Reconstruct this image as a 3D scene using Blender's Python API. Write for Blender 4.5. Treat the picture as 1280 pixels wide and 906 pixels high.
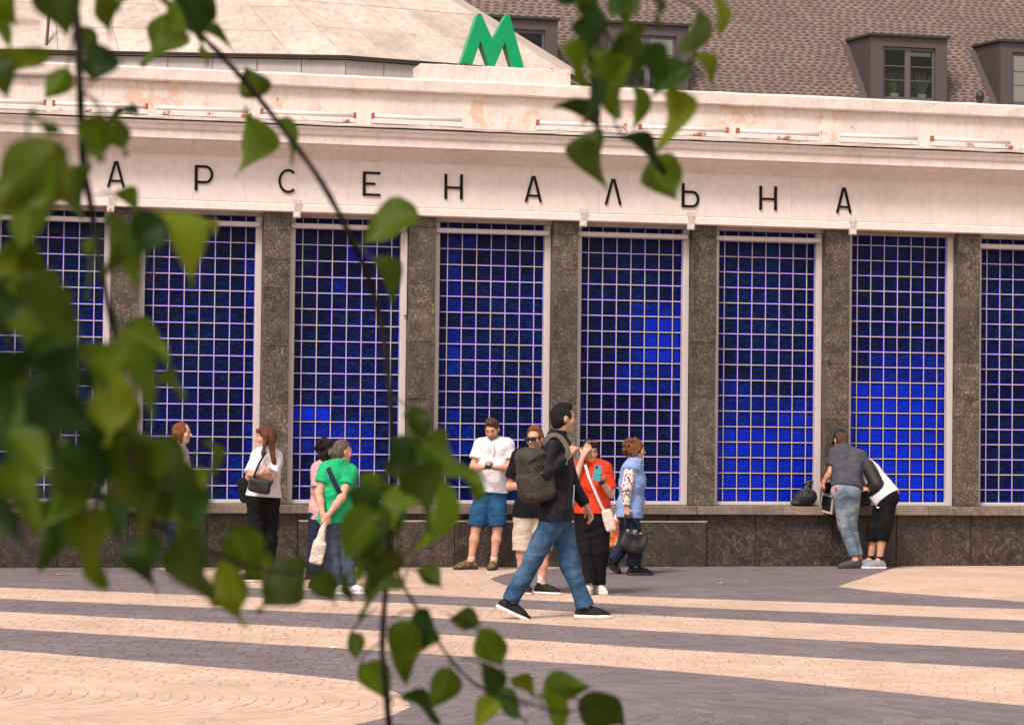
import bpy, math, random
import numpy as np
from mathutils import Vector, Matrix, Euler

for _o in list(bpy.data.objects): bpy.data.objects.remove(_o)
scene = bpy.context.scene
R = math.radians
# ------------------------------------------------------------------ camera
FPX = 3000.0                      # focal length in pixels of the 1280 px wide photograph
CAM_H = 1.63
PITCH = math.atan(82 / FPX)
ROLL = 0.0112
cam = bpy.data.cameras.new('camera')
cam_o = bpy.data.objects.new('camera', cam)
scene.collection.objects.link(cam_o)
F_ = Vector((0, math.cos(PITCH), math.sin(PITCH)))
U0 = Vector((0, -math.sin(PITCH), math.cos(PITCH)))
R0 = Vector((1, 0, 0))
RC = R0 * math.cos(ROLL) + U0 * math.sin(ROLL)
UC = U0 * math.cos(ROLL) - R0 * math.sin(ROLL)
CAM = Vector((0, 0, CAM_H))
m = Matrix((RC, UC, -F_)).transposed().to_4x4()
m.translation = CAM
cam_o.matrix_world = m
cam.sensor_width = 36.0
cam.lens = FPX / 1280 * 36.0
cam.clip_end = 1500
cam.clip_start = 0.1
cam.dof.use_dof = True
cam.dof.focus_distance = 23.0
cam.dof.aperture_fstop = 12.0
cam.dof.aperture_blades = 0
scene.camera = cam_o
scene.render.resolution_x = 1024
scene.render.resolution_y = 724
# ------------------------------------------------------------------ sky, sun, exposure
world = bpy.data.worlds.new('World'); scene.world = world
world.use_nodes = True
wn = world.node_tree
for n in list(wn.nodes): wn.nodes.remove(n)
sky = wn.nodes.new('ShaderNodeTexSky'); sky.sky_type = 'NISHITA'
sky.sun_disc = False
SUN_EL, SUN_AZ = R(52), R(-28)    # azimuth measured from behind the camera, negative = to the left
sky.sun_elevation = SUN_EL
sky.sun_rotation = math.pi + SUN_AZ * -1
sky.dust_density = 3.0; sky.air_density = 1.0
hs = wn.nodes.new('ShaderNodeHueSaturation'); hs.inputs['Saturation'].default_value = 0.12   # thin cloud: nearly white sky
tint = wn.nodes.new('ShaderNodeMix'); tint.data_type = 'RGBA'; tint.blend_type = 'MULTIPLY'
tint.inputs[0].default_value = 1.0; tint.inputs[7].default_value = (1.0, 0.915, 0.865, 1)
bg = wn.nodes.new('ShaderNodeBackground'); bg.inputs[1].default_value = 0.092
wo = wn.nodes.new('ShaderNodeOutputWorld')
wn.links.new(sky.outputs[0], hs.inputs['Color'])
wn.links.new(hs.outputs[0], tint.inputs[6])
wn.links.new(tint.outputs[2], bg.inputs[0])
wn.links.new(bg.outputs[0], wo.inputs[0])
sl = bpy.data.lights.new('sun', 'SUN'); sl.energy = 1.5; sl.angle = R(13); sl.color = (1.0, 0.90, 0.82)
so = bpy.data.objects.new('sun', sl); scene.collection.objects.link(so)
_sd = Vector((math.sin(SUN_AZ) * math.cos(SUN_EL), -math.cos(SUN_AZ) * math.cos(SUN_EL), math.sin(SUN_EL)))  # towards the sun
so.rotation_euler = _sd.to_track_quat('Z', 'Y').to_euler()
so.location = (0, 0, 30)
vs = scene.view_settings
vs.view_transform = 'Standard'; vs.look = 'None'; vs.gamma = 1.0; vs.use_curve_mapping = False
vs.exposure = 1.16

# ------------------------------------------------------------------ measuring helpers
def ray(px, py):
    return (F_ + RC * ((px - 640) / FPX) + UC * ((453 - py) / FPX))
def at_depth(px, py, y):
    d = ray(px, py); return CAM + d * (y / d.y)
def ground_pt(px, py, z=0.0):
    d = ray(px, py); return CAM + d * ((z - CAM_H) / d.z)
class Frame:
    """an upright frame standing on the ground: x along, y away from the viewer, z up"""
    def __init__(s, origin, ang):
        s.o = Vector((origin[0], origin[1], 0)); s.a = ang
        s.u = Vector((math.cos(ang), math.sin(ang), 0)); s.n = Vector((-math.sin(ang), math.cos(ang), 0))
    def hit(s, px, py, yo=0.0):
        d = ray(px, py); t = ((s.o - CAM).dot(s.n) + yo) / d.dot(s.n)
        p = CAM + d * t - s.o
        return p.dot(s.u), p.z + 0.0
    def X(s, px, py=450, yo=0.0): return s.hit(px, py, yo)[0]
    def Z(s, px, py, yo=0.0): return s.hit(px, py, yo)[1]

def lin(r, g, b):
    f = lambda c: (c / 255 / 12.92) if c / 255 <= 0.04045 else ((c / 255 + 0.055) / 1.055) ** 2.4
    return (f(r), f(g), f(b), 1.0)

# ------------------------------------------------------------------ mesh helpers
col = scene.collection
class MB:
    def __init__(s): s.v = []; s.f = []; s.mi = []
    def quad(s, a, b, c, d, mi=0):
        n = len(s.v); s.v += [tuple(a), tuple(b), tuple(c), tuple(d)]; s.f.append((n, n+1, n+2, n+3)); s.mi.append(mi); return s
    def add(s, vs, fs, mi=0):
        n = len(s.v); s.v += [tuple(p) for p in vs]
        for f in fs: s.f.append(tuple(n + i for i in f)); s.mi.append(mi)
        return s
    def box(s, x0, x1, y0, y1, z0, z1, mi=0):
        vs = [(x0,y0,z0),(x1,y0,z0),(x1,y1,z0),(x0,y1,z0),(x0,y0,z1),(x1,y0,z1),(x1,y1,z1),(x0,y1,z1)]
        return s.add(vs, [(0,3,2,1),(4,5,6,7),(0,1,5,4),(1,2,6,5),(2,3,7,6),(3,0,4,7)], mi)
    def cbox(s, x0, x1, y0, y1, z0, z1, b=0.006, mi=0):
        """box with chamfered edges"""
        vs = []; idx = {}
        X = (x0, x1); Y = (y0, y1); Z = (z0, z1); sg = (1, -1)
        for i in (0,1):
            for j in (0,1):
                for k in (0,1):
                    for ax in range(3):
                        p = [X[i], Y[j], Z[k]]
                        for q in range(3):
                            if q != ax: p[q] += (b * sg[(i,j,k)[q]])
                        idx[(i,j,k,ax)] = len(vs); vs.append(tuple(p))
        g = lambda *a: idx[a]
        fs = []
        # faces (ax = the axis the face is normal to)
        fs.append([g(0,0,0,0),g(0,0,1,0),g(0,1,1,0),g(0,1,0,0)]); fs.append([g(1,0,0,0),g(1,1,0,0),g(1,1,1,0),g(1,0,1,0)])
        fs.append([g(0,0,0,1),g(1,0,0,1),g(1,0,1,1),g(0,0,1,1)]); fs.append([g(0,1,0,1),g(0,1,1,1),g(1,1,1,1),g(1,1,0,1)])
        fs.append([g(0,0,0,2),g(0,1,0,2),g(1,1,0,2),g(1,0,0,2)]); fs.append([g(0,0,1,2),g(1,0,1,2),g(1,1,1,2),g(0,1,1,2)])
        for i in (0,1):
            for j in (0,1): fs.append([g(i,j,0,0),g(i,j,1,0),g(i,j,1,1),g(i,j,0,1)])
        for i in (0,1):
            for k in (0,1): fs.append([g(i,0,k,0),g(i,1,k,0),g(i,1,k,2),g(i,0,k,2)])
        for j in (0,1):
            for k in (0,1): fs.append([g(0,j,k,1),g(1,j,k,1),g(1,j,k,2),g(0,j,k,2)])
        for i in (0,1):
            for j in (0,1):
                for k in (0,1): fs.append([g(i,j,k,0),g(i,j,k,1),g(i,j,k,2)])
        # orient outward
        c = Vector(((x0+x1)/2,(y0+y1)/2,(z0+z1)/2)); out = []
        for f in fs:
            p = [Vector(vs[i]) for i in f]; nrm = (p[1]-p[0]).cross(p[2]-p[0])
            mid = sum(p, Vector())/len(p) - c
            out.append(tuple(f) if nrm.dot(mid) > 0 else tuple(reversed(f)))
        return s.add(vs, out, mi)
    def prism(s, poly, fn, d0, d1, mi=0):
        """closed 2-D polygon extruded from d0 to d1; fn(u, v, d) -> point"""
        n = len(poly)
        vs = [fn(u, v, d0) for u, v in poly] + [fn(u, v, d1) for u, v in poly]
        fs = [tuple(range(n)), tuple(reversed(range(n, 2*n)))]
        fs += [(i, (i+n), (i+1) % n + n, (i+1) % n) for i in range(n)]
        return s.add(vs, fs, mi)
    def tube(s, pts, rad, seg=8, mi=0, cap=True):
        pts = [Vector(p) for p in pts]
        if not hasattr(rad, '__len__'): rad = [rad] * len(pts)
        n0 = len(s.v); prev = None
        for i, p in enumerate(pts):
            t = (pts[min(i+1, len(pts)-1)] - pts[max(i-1, 0)]).normalized()
            if prev is None:
                a = t.orthogonal().normalized()
            else:
                a = (prev - t * prev.dot(t))
                a = a.normalized() if a.length > 1e-6 else t.orthogonal().normalized()
            prev = a; b = t.cross(a)
            for k in range(seg):
                an = 2*math.pi*k/seg
                s.v.append(tuple(p + (a*math.cos(an) + b*math.sin(an)) * rad[i]))
        for i in range(len(pts)-1):
            for k in range(seg):
                s.f.append((n0+i*seg+k, n0+i*seg+(k+1)%seg, n0+(i+1)*seg+(k+1)%seg, n0+(i+1)*seg+k)); s.mi.append(mi)
        if cap:
            s.f.append(tuple(n0+k for k in reversed(range(seg)))); s.mi.append(mi)
            e = n0+(len(pts)-1)*seg
            s.f.append(tuple(e+k for k in range(seg))); s.mi.append(mi)
        return s
    def mesh(s, name, mats, smooth=False):
        me = bpy.data.meshes.new(name); me.from_pydata(s.v, [], s.f)
        for mt in (mats if isinstance(mats, (list, tuple)) else [mats]): me.materials.append(mt)
        if any(s.mi): me.polygons.foreach_set('material_index', s.mi)
        if smooth: me.polygons.foreach_set('use_smooth', [True]*len(me.polygons))
        me.update(); return me
    def build(s, name, mats, parent=None, smooth=False, **kw):
        return link(name, s.mesh(name, mats, smooth), parent, **kw)
def link(name, data, parent=None, loc=None, label=None, cat=None, group=None, kind=None):
    o = bpy.data.objects.new(name, data); col.objects.link(o)
    if parent is not None: o.parent = parent
    if loc is not None: o.location = loc
    tag(o, label, cat, group, kind)
    return o
def tag(o, label=None, cat=None, group=None, kind=None):
    if label: o['label'] = label
    if cat: o['category'] = cat
    if group: o['group'] = group
    if kind: o['kind'] = kind
    return o
def empty(name, loc, rz=0.0, **kw):
    o = link(name, None, None, loc, **kw); o.rotation_euler = (0, 0, rz); o.empty_display_size = 0.2; return o

# ------------------------------------------------------------------ material helpers
class NT:
    def __init__(s, name, base=(0.5,0.5,0.5,1), rough=0.7, spec=0.5, metal=0.0):
        s.m = bpy.data.materials.new(name); s.m.use_nodes = True
        s.t = s.m.node_tree; s.b = s.t.nodes['Principled BSDF']; s.out = s.t.nodes['Material Output']
        s.b.inputs['Base Color'].default_value = base; s.b.inputs['Roughness'].default_value = rough
        s.b.inputs['Specular IOR Level'].default_value = spec; s.b.inputs['Metallic'].default_value = metal
        s._tc = None
    def n(s, ty): return s.t.nodes.new(ty)
    def l(s, a, b): s.t.links.new(a, b)
    @property
    def obj(s):
        if s._tc is None: s._tc = s.n('ShaderNodeTexCoord')
        return s._tc.outputs['Object']
    def mapping(s, scale=(1,1,1), rot=(0,0,0), loc=(0,0,0), vec=None):
        mp = s.n('ShaderNodeMapping'); s.l(vec or s.obj, mp.inputs[0])
        mp.inputs['Scale'].default_value = scale; mp.inputs['Rotation'].default_value = rot; mp.inputs['Location'].default_value = loc
        return mp.outputs[0]
    def noise(s, scale, detail=3, rough=0.55, vec=None, dist=0.0):
        n = s.n('ShaderNodeTexNoise'); n.inputs['Scale'].default_value = scale; n.inputs['Detail'].default_value = detail
        n.inputs['Roughness'].default_value = rough; n.inputs['Distortion'].default_value = dist
        s.l(vec or s.obj, n.inputs['Vector']); return n.outputs[0]
    def vor(s, scale, vec=None, feature='F1', out=0, rand=1.0):
        n = s.n('ShaderNodeTexVoronoi'); n.feature = feature; n.inputs['Scale'].default_value = scale
        n.inputs['Randomness'].default_value = rand
        s.l(vec or s.obj, n.inputs['Vector']); return n.outputs[out]
    def ramp(s, fac, stops, interp='LINEAR'):
        r = s.n('ShaderNodeValToRGB'); e = r.color_ramp.elements; r.color_ramp.interpolation = interp
        while len(e) < len(stops): e.new(0.5)
        for el, (p, c) in zip(e, stops):
            el.position = p; el.color = c if hasattr(c, '__len__') else (c, c, c, 1)
        s.l(fac, r.inputs[0]); return r.outputs[0]
    def mix(s, fac, a, b, mode='MIX'):
        x = s.n('ShaderNodeMix'); x.data_type = 'RGBA'; x.blend_type = mode
        for sock, val in ((x.inputs[0], fac), (x.inputs[6], a), (x.inputs[7], b)):
            if hasattr(val, 'is_linked'): s.l(val, sock)
            elif sock is x.inputs[0]: sock.default_value = val
            else: sock.default_value = val
        return x.outputs[2]
    def math(s, op, a, b=None):
        x = s.n('ShaderNodeMath'); x.operation = op
        for i, v in enumerate((a, b)):
            if v is None: continue
            if hasattr(v, 'is_linked'): s.l(v, x.inputs[i])
            else: x.inputs[i].default_value = v
        return x.outputs[0]
    def rnd(s):
        i = s.n('ShaderNodeObjectInfo'); return i.outputs['Random']
    def color(s, c): s.l(c, s.b.inputs['Base Color']); return s
    def rough(s, c): s.l(c, s.b.inputs['Roughness']); return s
    def bump(s, h, strength=0.3, dist=0.01):
        b = s.n('ShaderNodeBump'); b.inputs['Strength'].default_value = strength; b.inputs['Distance'].default_value = dist
        s.l(h, b.inputs['Height']); s.l(b.outputs[0], s.b.inputs['Normal']); return s
# ------------------------------------------------------------------ materials of the setting
def granite(name, dark, mid, light, vein=0.0):
    k = NT(name, rough=0.5, spec=0.3)
    v = k.mapping()
    n1 = k.noise(34, 6, 0.8, v); n2 = k.noise(7, 5, 0.65, v); n3 = k.noise(62, 2, 0.6, v)
    c = k.ramp(n1, [(0.30, dark), (0.50, mid), (0.66, light)])
    c = k.mix(k.ramp(n3, [(0.62, 0.0), (0.72, 0.75)]), c, light)
    c = k.mix(k.ramp(n2, [(0.36, 0.75), (0.62, 0.0)]), c, dark)
    big = k.noise(1.7, 3, 0.6, v)
    c = k.mix(k.ramp(big, [(0.40, 0.0), (0.70, 0.5)]), c, tuple(x * 1.3 for x in mid[:3]) + (1,))
    # fleshy veins that sweep diagonally through some of the slabs
    w = k.n('ShaderNodeTexWave'); w.inputs['Scale'].default_value = 2.2; w.inputs['Distortion'].default_value = 5.0
    w.inputs['Detail'].default_value = 4; w.inputs['Detail Scale'].default_value = 1.4
    k.l(k.mapping((1, 1, 1), (0.3, 0.9, 0.4)), w.inputs['Vector'])
    vm = k.math('MULTIPLY', k.ramp(w.outputs[1], [(0.90, 0.0), (0.99, 0.8)]), k.ramp(k.noise(1.1, 2, 0.5, v), [(0.50, 0.0), (0.60, 1.0)]))
    c = k.mix(k.math('MULTIPLY', vm, vein), c, tuple(min(1, x * 1.35) for x in light[:3]) + (1,))
    # slab to slab variation and lost chips of pale grit
    vr = k.mix(0.5, c, c)
    r = k.ramp(k.rnd(), [(0.0, 0.72), (1.0, 1.18)])
    c = k.mix(1.0, c, r, 'MULTIPLY')
    ch = k.ramp(k.vor(11, v), [(0.0, 1.0), (0.05, 1.0), (0.065, 0.0)])
    ch = k.math('MULTIPLY', ch, k.ramp(k.noise(5, 1, 0.5, v), [(0.60, 0.0), (0.66, 0.8)]))
    c = k.mix(ch, c, lin(205, 190, 170))
    k.color(c); k.rough(k.ramp(n2, [(0.3, 0.35), (0.7, 0.6)])); k.bump(n1, 0.12, 0.004)
    return k.m
M_PILLAR = granite('granite_pillar', lin(30, 26, 24), lin(84, 75, 68), lin(176, 156, 132), 0.05)
M_PLINTH = granite('granite_plinth', lin(30, 25, 24), lin(58, 49, 45), lin(124, 106, 94), 0.15)
M_LEDGE = granite('granite_ledge', lin(88, 78, 70), lin(124, 110, 100), lin(165, 148, 134), 0.0)

def paint(name, base, stain, amount, rough=0.75, scale=2.0, streak=0.35, flake=None):
    k = NT(name, base, rough)
    n = k.noise(scale, 6, 0.62); f = k.noise(scale * 9, 4, 0.6)
    c = k.mix(k.ramp(n, [(0.45, 0.0), (0.75, amount)]), base, stain)
    st = k.noise(2.3, 5, 0.6, k.mapping((7, 3, 0.55)))
    c = k.mix(k.ramp(st, [(0.50, 0.0), (0.78, streak)]), c, stain)
    c = k.mix(k.ramp(f, [(0.35, 0.16), (0.55, 0.0)]), c, tuple(x * 0.6 for x in stain[:3]) + (1,))
    if flake:
        m = k.math('MULTIPLY', k.ramp(k.noise(2.1, 2, 0.5), [(0.48, 0.0), (0.58, 1.0)]), k.ramp(k.noise(5.0, 7, 0.75), [(0.49, 0.0), (0.56, 0.7)]))
        c = k.mix(m, c, flake)
        d = k.math('MULTIPLY', k.ramp(k.noise(13, 4, 0.7), [(0.66, 0.0), (0.69, 0.8)]), k.ramp(k.noise(1.3, 2, 0.5), [(0.5, 0.0), (0.56, 1.0)]))
        c = k.mix(d, c, lin(120, 92, 76))
    k.color(c); k.bump(k.noise(scale * 22, 4, 0.6), 0.12, 0.004)
    k.b.inputs['Specular IOR Level'].default_value = 0.25
    return k.m
M_FRIEZE = paint('painted_frieze', (0.72, 0.63, 0.595, 1), (0.53, 0.44, 0.39, 1), 0.35, 0.65, 1.2, 0.22)
M_CORNICE = paint('painted_cornice', (0.76, 0.67, 0.63, 1), (0.50, 0.39, 0.34, 1), 0.40, 0.7, 1.6, 0.30)
M_PARAPET = paint('peeling_parapet', (0.68, 0.60, 0.56, 1), (0.50, 0.40, 0.34, 1), 0.5, 0.85, 2.0, 0.5, lin(196, 158, 126))
M_CAP = paint('parapet_cap', (0.69, 0.60, 0.55, 1), (0.48, 0.38, 0.32, 1), 0.55, 0.85, 3.0, 0.4)
M_WFRAME = paint('white_window_paint', (0.55, 0.485, 0.475, 1), (0.44, 0.38, 0.35, 1), 0.35, 0.55, 2.5, 0.3)
M_MORTAR = paint('grid_mortar', (0.52, 0.43, 0.385, 1), (0.45, 0.30, 0.19, 1), 0.6, 0.8, 5.0, 0.3)
M_LINTEL = paint('lintel_render', (0.40, 0.345, 0.31, 1), (0.20, 0.16, 0.14, 1), 0.6, 0.85, 3.0, 0.4)
M_LETTER = NT('black_letter', (0.006, 0.004, 0.004, 1), 0.6, 0.15).m
M_CRACK = NT('dark_gap', (0.035, 0.028, 0.026, 1), 0.9).m
M_LEDSTRIP = paint('mortar_ledge', (0.60, 0.50, 0.42, 1), (0.35, 0.28, 0.23, 1), 0.5, 0.8, 4.0, 0.3)

def roofsheet():
    k = NT('roof_sheet_metal', rough=0.6)
    n = k.noise(1.3, 6, 0.65); s = k.noise(3.0, 6, 0.7, k.mapping((3.0, 3.0, 0.45)))
    c = k.ramp(n, [(0.30, (0.40, 0.32, 0.265, 1)), (0.55, (0.535, 0.44, 0.38, 1)), (0.75, (0.61, 0.52, 0.46, 1))])
    c = k.mix(k.ramp(s, [(0.46, 0.0), (0.70, 0.75)]), c, (0.33, 0.245, 0.19, 1))
    c = k.mix(1.0, c, k.ramp(k.rnd(), [(0, 0.88), (1, 1.08)]), 'MULTIPLY')
    k.color(c); k.bump(k.noise(9, 3, 0.5), 0.15, 0.02); return k.m
M_ROOF = roofsheet()
M_DRUM = paint('drum_sheet', (0.50, 0.44, 0.43, 1), (0.33, 0.27, 0.25, 1), 0.4, 0.6, 2.0, 0.3)

def glassblock(name, deep, glint, amt, lo, hi):
    k = NT(name, deep, 0.13, 0.12)
    pos = k.n('ShaderNodeNewGeometry').outputs['Position']
    wob = k.noise(15, 2, 0.5, k.mapping((1, 1, 1.6), (0, 0.7, 0), (0, 0, 0), pos), 1.2)
    big = k.noise(0.75, 3, 0.55, pos)
    c = k.mix(k.ramp(wob, [(0.44, 0.0), (0.66, amt)]), deep, glint)  # teal glints painted into the glass colour by noise
    c = k.mix(1.0, c, k.ramp(big, [(0.34, lo), (0.68, hi)]), 'MULTIPLY')  # soft patches of light from behind, put into the colour
    k.color(c); k.bump(wob, 0.55, 0.02)
    return k.m
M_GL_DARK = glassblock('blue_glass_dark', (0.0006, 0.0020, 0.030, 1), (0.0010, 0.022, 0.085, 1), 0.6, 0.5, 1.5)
M_GL_MID = glassblock('blue_glass_mid', (0.0006, 0.005, 0.13, 1), (0.001, 0.028, 0.30, 1), 0.7, 0.7, 1.3)  # mid copy of the glass with some backlight put into the blue
M_GL_LIT = glassblock('blue_glass_backlit', (0.0008, 0.012, 0.38, 1), (0.002, 0.034, 0.58, 1), 0.5, 0.75, 1.2)  # backlit copy: the glow from behind is put into the blue
M_GL_RIM = NT('blue_glass_rim', (0.001, 0.002, 0.27, 1), 0.35, 0.1).m  # reflections along the block edges, put into the rim colour
M_GL_RIML = NT('blue_glass_rim_backlit', (0.001, 0.003, 0.10, 1), 0.35, 0.1).m  # shaded edges of the backlit blocks, put into the rim colour

def paver(name, a, b, c_):
    k = NT(name, a, 0.8)
    at = k.n('ShaderNodeAttribute'); at.attribute_name = 'tone'
    n = k.noise(1.1, 4, 0.6, k.mapping((1, 1, 1))); f = k.noise(60, 3, 0.6)
    c = k.ramp(at.outputs['Fac'], [(0.0, b), (0.5, a), (1.0, c_)])
    c = k.mix(1.0, c, k.ramp(n, [(0.3, 0.84), (0.7, 1.12)]), 'MULTIPLY')
    c = k.mix(1.0, c, k.ramp(f, [(0.3, 0.88), (0.7, 1.10)]), 'MULTIPLY')
    k.color(c); k.bump(f, 0.15, 0.003); return k.m
M_PAV_L = paver('paver_sand', (0.525, 0.372, 0.285, 1), (0.492, 0.34, 0.255, 1), (0.56, 0.407, 0.318, 1))
M_PAV_D = paver('paver_grey', (0.150, 0.122, 0.130, 1), (0.128, 0.104, 0.111, 1), (0.176, 0.146, 0.154, 1))
M_JOINT = paint('joint_sand', (0.36, 0.27, 0.21, 1), (0.2, 0.15, 0.12, 1), 0.6, 0.95, 1.5, 0.2)
def shingle_mat(name, c0, c1):
    k = NT(name, c0, 0.9)
    f = k.noise(35, 3, 0.6); n = k.noise(0.8, 3, 0.5)
    at = k.n('ShaderNodeAttribute'); at.attribute_name = 'tone'
    c = k.ramp(at.outputs['Fac'], [(0, c0), (1, c1)])
    c = k.mix(1.0, c, k.ramp(f, [(0.3, 0.8), (0.7, 1.15)]), 'MULTIPLY')
    c = k.mix(1.0, c, k.ramp(n, [(0.3, 0.9), (0.7, 1.08)]), 'MULTIPLY')
    k.color(c); return k.m
M_SHING = shingle_mat('shingle', (0.135, 0.092, 0.078, 1), (0.205, 0.145, 0.124, 1))
M_SHDARK = NT('shingle_underlay', (0.060, 0.044, 0.042, 1), 0.95).m
M_DORMER = paint('dormer_sheet', (0.062, 0.050, 0.050, 1), (0.085, 0.062, 0.06, 1), 0.4, 0.5, 1.5, 0.2)
M_DORTRIM = paint('dormer_trim', (0.090, 0.071, 0.071, 1), (0.075, 0.058, 0.058, 1), 0.3, 0.5, 1.5, 0.2)
M_DORCAP = NT('dormer_cap', (0.03, 0.028, 0.032, 1), 0.4).m
M_PVC = NT('dark_window_frame', (0.10, 0.085, 0.095, 1), 0.4).m
M_ROOM = NT('dark_room', (0.012, 0.012, 0.014, 1), 0.9).m
M_BLIND = NT('pale_blind', (0.86, 0.82, 0.76, 1), 0.8).m
def pane_mat():
    k = NT('window_pane', (0.9, 0.95, 0.95, 1), 0.03)
    tr = k.n('ShaderNodeBsdfTransparent'); tr.inputs[0].default_value = (0.80, 0.84, 0.83, 1)
    gl = k.n('ShaderNodeBsdfGlossy'); gl.inputs['Roughness'].default_value = 0.03
    fr = k.n('ShaderNodeFresnel'); fr.inputs[0].default_value = 1.45
    mx = k.n('ShaderNodeMixShader'); k.l(fr.outputs[0], mx.inputs[0]); k.l(tr.outputs[0], mx.inputs[1]); k.l(gl.outputs[0], mx.inputs[2])
    k.l(mx.outputs[0], k.out.inputs[0]); return k.m
M_PANE = pane_mat()
def rusty():
    k = NT('rusty_lamp_housing', rough=0.6)
    g = k.n('ShaderNodeNewGeometry').outputs['Position']
    n = k.noise(3.5, 5, 0.7, g); m = k.ramp(n, [(0.56, 0.0), (0.62, 1.0)])
    c = k.mix(m, (0.66, 0.58, 0.55, 1), (0.26, 0.09, 0.035, 1))
    c = k.mix(k.ramp(k.noise(17, 3, 0.6, g), [(0.6, 0), (0.7, 0.7)]), c, (0.42, 0.22, 0.10, 1))
    k.color(c); return k.m
M_RUSTY = rusty()
M_TUBE = NT('white_glass_tube', (0.72, 0.66, 0.64, 1), 0.25).m
M_RUST = NT('rust_cap', (0.30, 0.085, 0.035, 1), 0.8).m
M_GREEN = paint('green_sign_face', lin(0, 146, 90), lin(0, 124, 76), 0.5, 0.5, 2.0, 0.2)
M_GREENS = paint('green_sign_side', lin(60, 160, 115), lin(50, 130, 95), 0.5, 0.5, 2.0, 0.3)  # lighter than the face: light on the left sides put into the colour
M_BLACKP = NT('black_plastic', (0.012, 0.012, 0.013, 1), 0.35).m
# ================================================================== ground and paving
rng = random.Random(7)
gm = MB(); gm.quad((-260, -60, -0.030), (260, -60, -0.030), (260, 420, -0.030), (-260, 420, -0.030))
ground = gm.build('ground', M_JOINT, kind='structure')

def gcurve(pts):
    """a line traced on the paving, as metres on the ground: returns y(x)"""
    P = np.array([ground_pt(a, b)[:2] for a, b in pts]); o = np.argsort(P[:, 0]); P = P[o]
    # smooth resample
    def f(x):
        xs, ys = P[:, 0], P[:, 1]
        if x <= xs[0]: return ys[0] + (ys[1]-ys[0])/(xs[1]-xs[0])*(x-xs[0])
        if x >= xs[-1]: return ys[-1] + (ys[-1]-ys[-2])/(xs[-1]-xs[-2])*(x-xs[-1])
        i = int(np.searchsorted(xs, x)) - 1; i = max(0, min(i, len(xs)-2))
        t = (x-xs[i])/(xs[i+1]-xs[i])
        m0 = (ys[i+1]-ys[max(i-1,0)])/(xs[i+1]-xs[max(i-1,0)]); m1 = (ys[min(i+2,len(xs)-1)]-ys[i])/(xs[min(i+2,len(xs)-1)]-xs[i])
        h = xs[i+1]-xs[i]
        return (2*t**3-3*t*t+1)*ys[i] + (t**3-2*t*t+t)*h*m0 + (-2*t**3+3*t*t)*ys[i+1] + (t**3-t*t)*h*m1
    return f
cA = gcurve([(613, 723.5), (624, 729), (645, 734), (690, 740), (850, 747), (1280, 761)])     # lower edge of the dark lens at the wall
cA2 = gcurve([(613, 723.5), (622, 719), (650, 714), (720, 708)])                            # its upper edge
cB = gcurve([(195, 708), (225, 723), (262, 731), (430, 739), (521, 743), (850, 758), (1280, 775)])
cC = gcurve([(0, 733.7), (430, 750.5), (521, 754), (850, 770.6), (1280, 790.8)])
cD = gcurve([(0, 747.8), (430, 766.6), (521, 770.6), (850, 790), (1280, 812)])
cE = gcurve([(0, 764), (430, 785.8), (521, 790.5), (850, 811.6), (1280, 836)])
cF = gcurve([(0, 784.7), (430, 810), (521, 816), (850, 839), (1280, 881.5)])
cG = gcurve([(0, 811.6), (215, 829), (430, 848.6), (480, 859), (506, 870), (513, 879)])     # the big sand lobe at the near left
cG2 = gcurve([(513, 879), (505, 888), (480, 897), (440, 906), (380, 925)])
cR = gcurve([(1048, 732.5), (1080, 737), (1280, 751.5)])                                    # sand lobe at the wall on the right
cR2 = gcurve([(1048, 732.5), (1060, 728), (1130, 706)])
xA, xG, xR = ground_pt(613, 723.5).x, ground_pt(513, 879).x, ground_pt(1048, 732.5).x
CURVES = [cA, cA2, cB, cC, cD, cE, cF, cG, cG2, cR, cR2]
def sand_at(x, y):
    if y < cF(x):
        return x < xG and cG2(x) < y < cG(x)
    if y < cE(x): return True
    if y < cD(x): return False
    if y < cC(x): return True
    if y < cB(x): return False
    if x > xA and cA(x) < y < cA2(x) + (50 if x > xA + 1.0 else 0):
        return x > xR and cR(x) < y < cR2(x)
    return True
def split(poly, fn):
    """cut a convex polygon along y = fn(x)"""
    g = [p[1] - fn(p[0]) for p in poly]
    if all(v >= 0 for v in g) or all(v <= 0 for v in g): return [poly]
    a, b = [], []
    n = len(poly)
    for i in range(n):
        p, q = poly[i], poly[(i+1) % n]; gp, gq = g[i], g[(i+1) % n]
        (a if gp >= 0 else b).append(p)
        if (gp >= 0) != (gq >= 0):
            t = gp / (gp - gq); r = (p[0]+(q[0]-p[0])*t, p[1]+(q[1]-p[1])*t); a.append(r); b.append(r)
    return [s for s in (a, b) if len(s) >= 3]
def area(p): return 0.5 * sum(p[i][0]*p[(i+1) % len(p)][1] - p[(i+1) % len(p)][0]*p[i][1] for i in range(len(p)))

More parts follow.
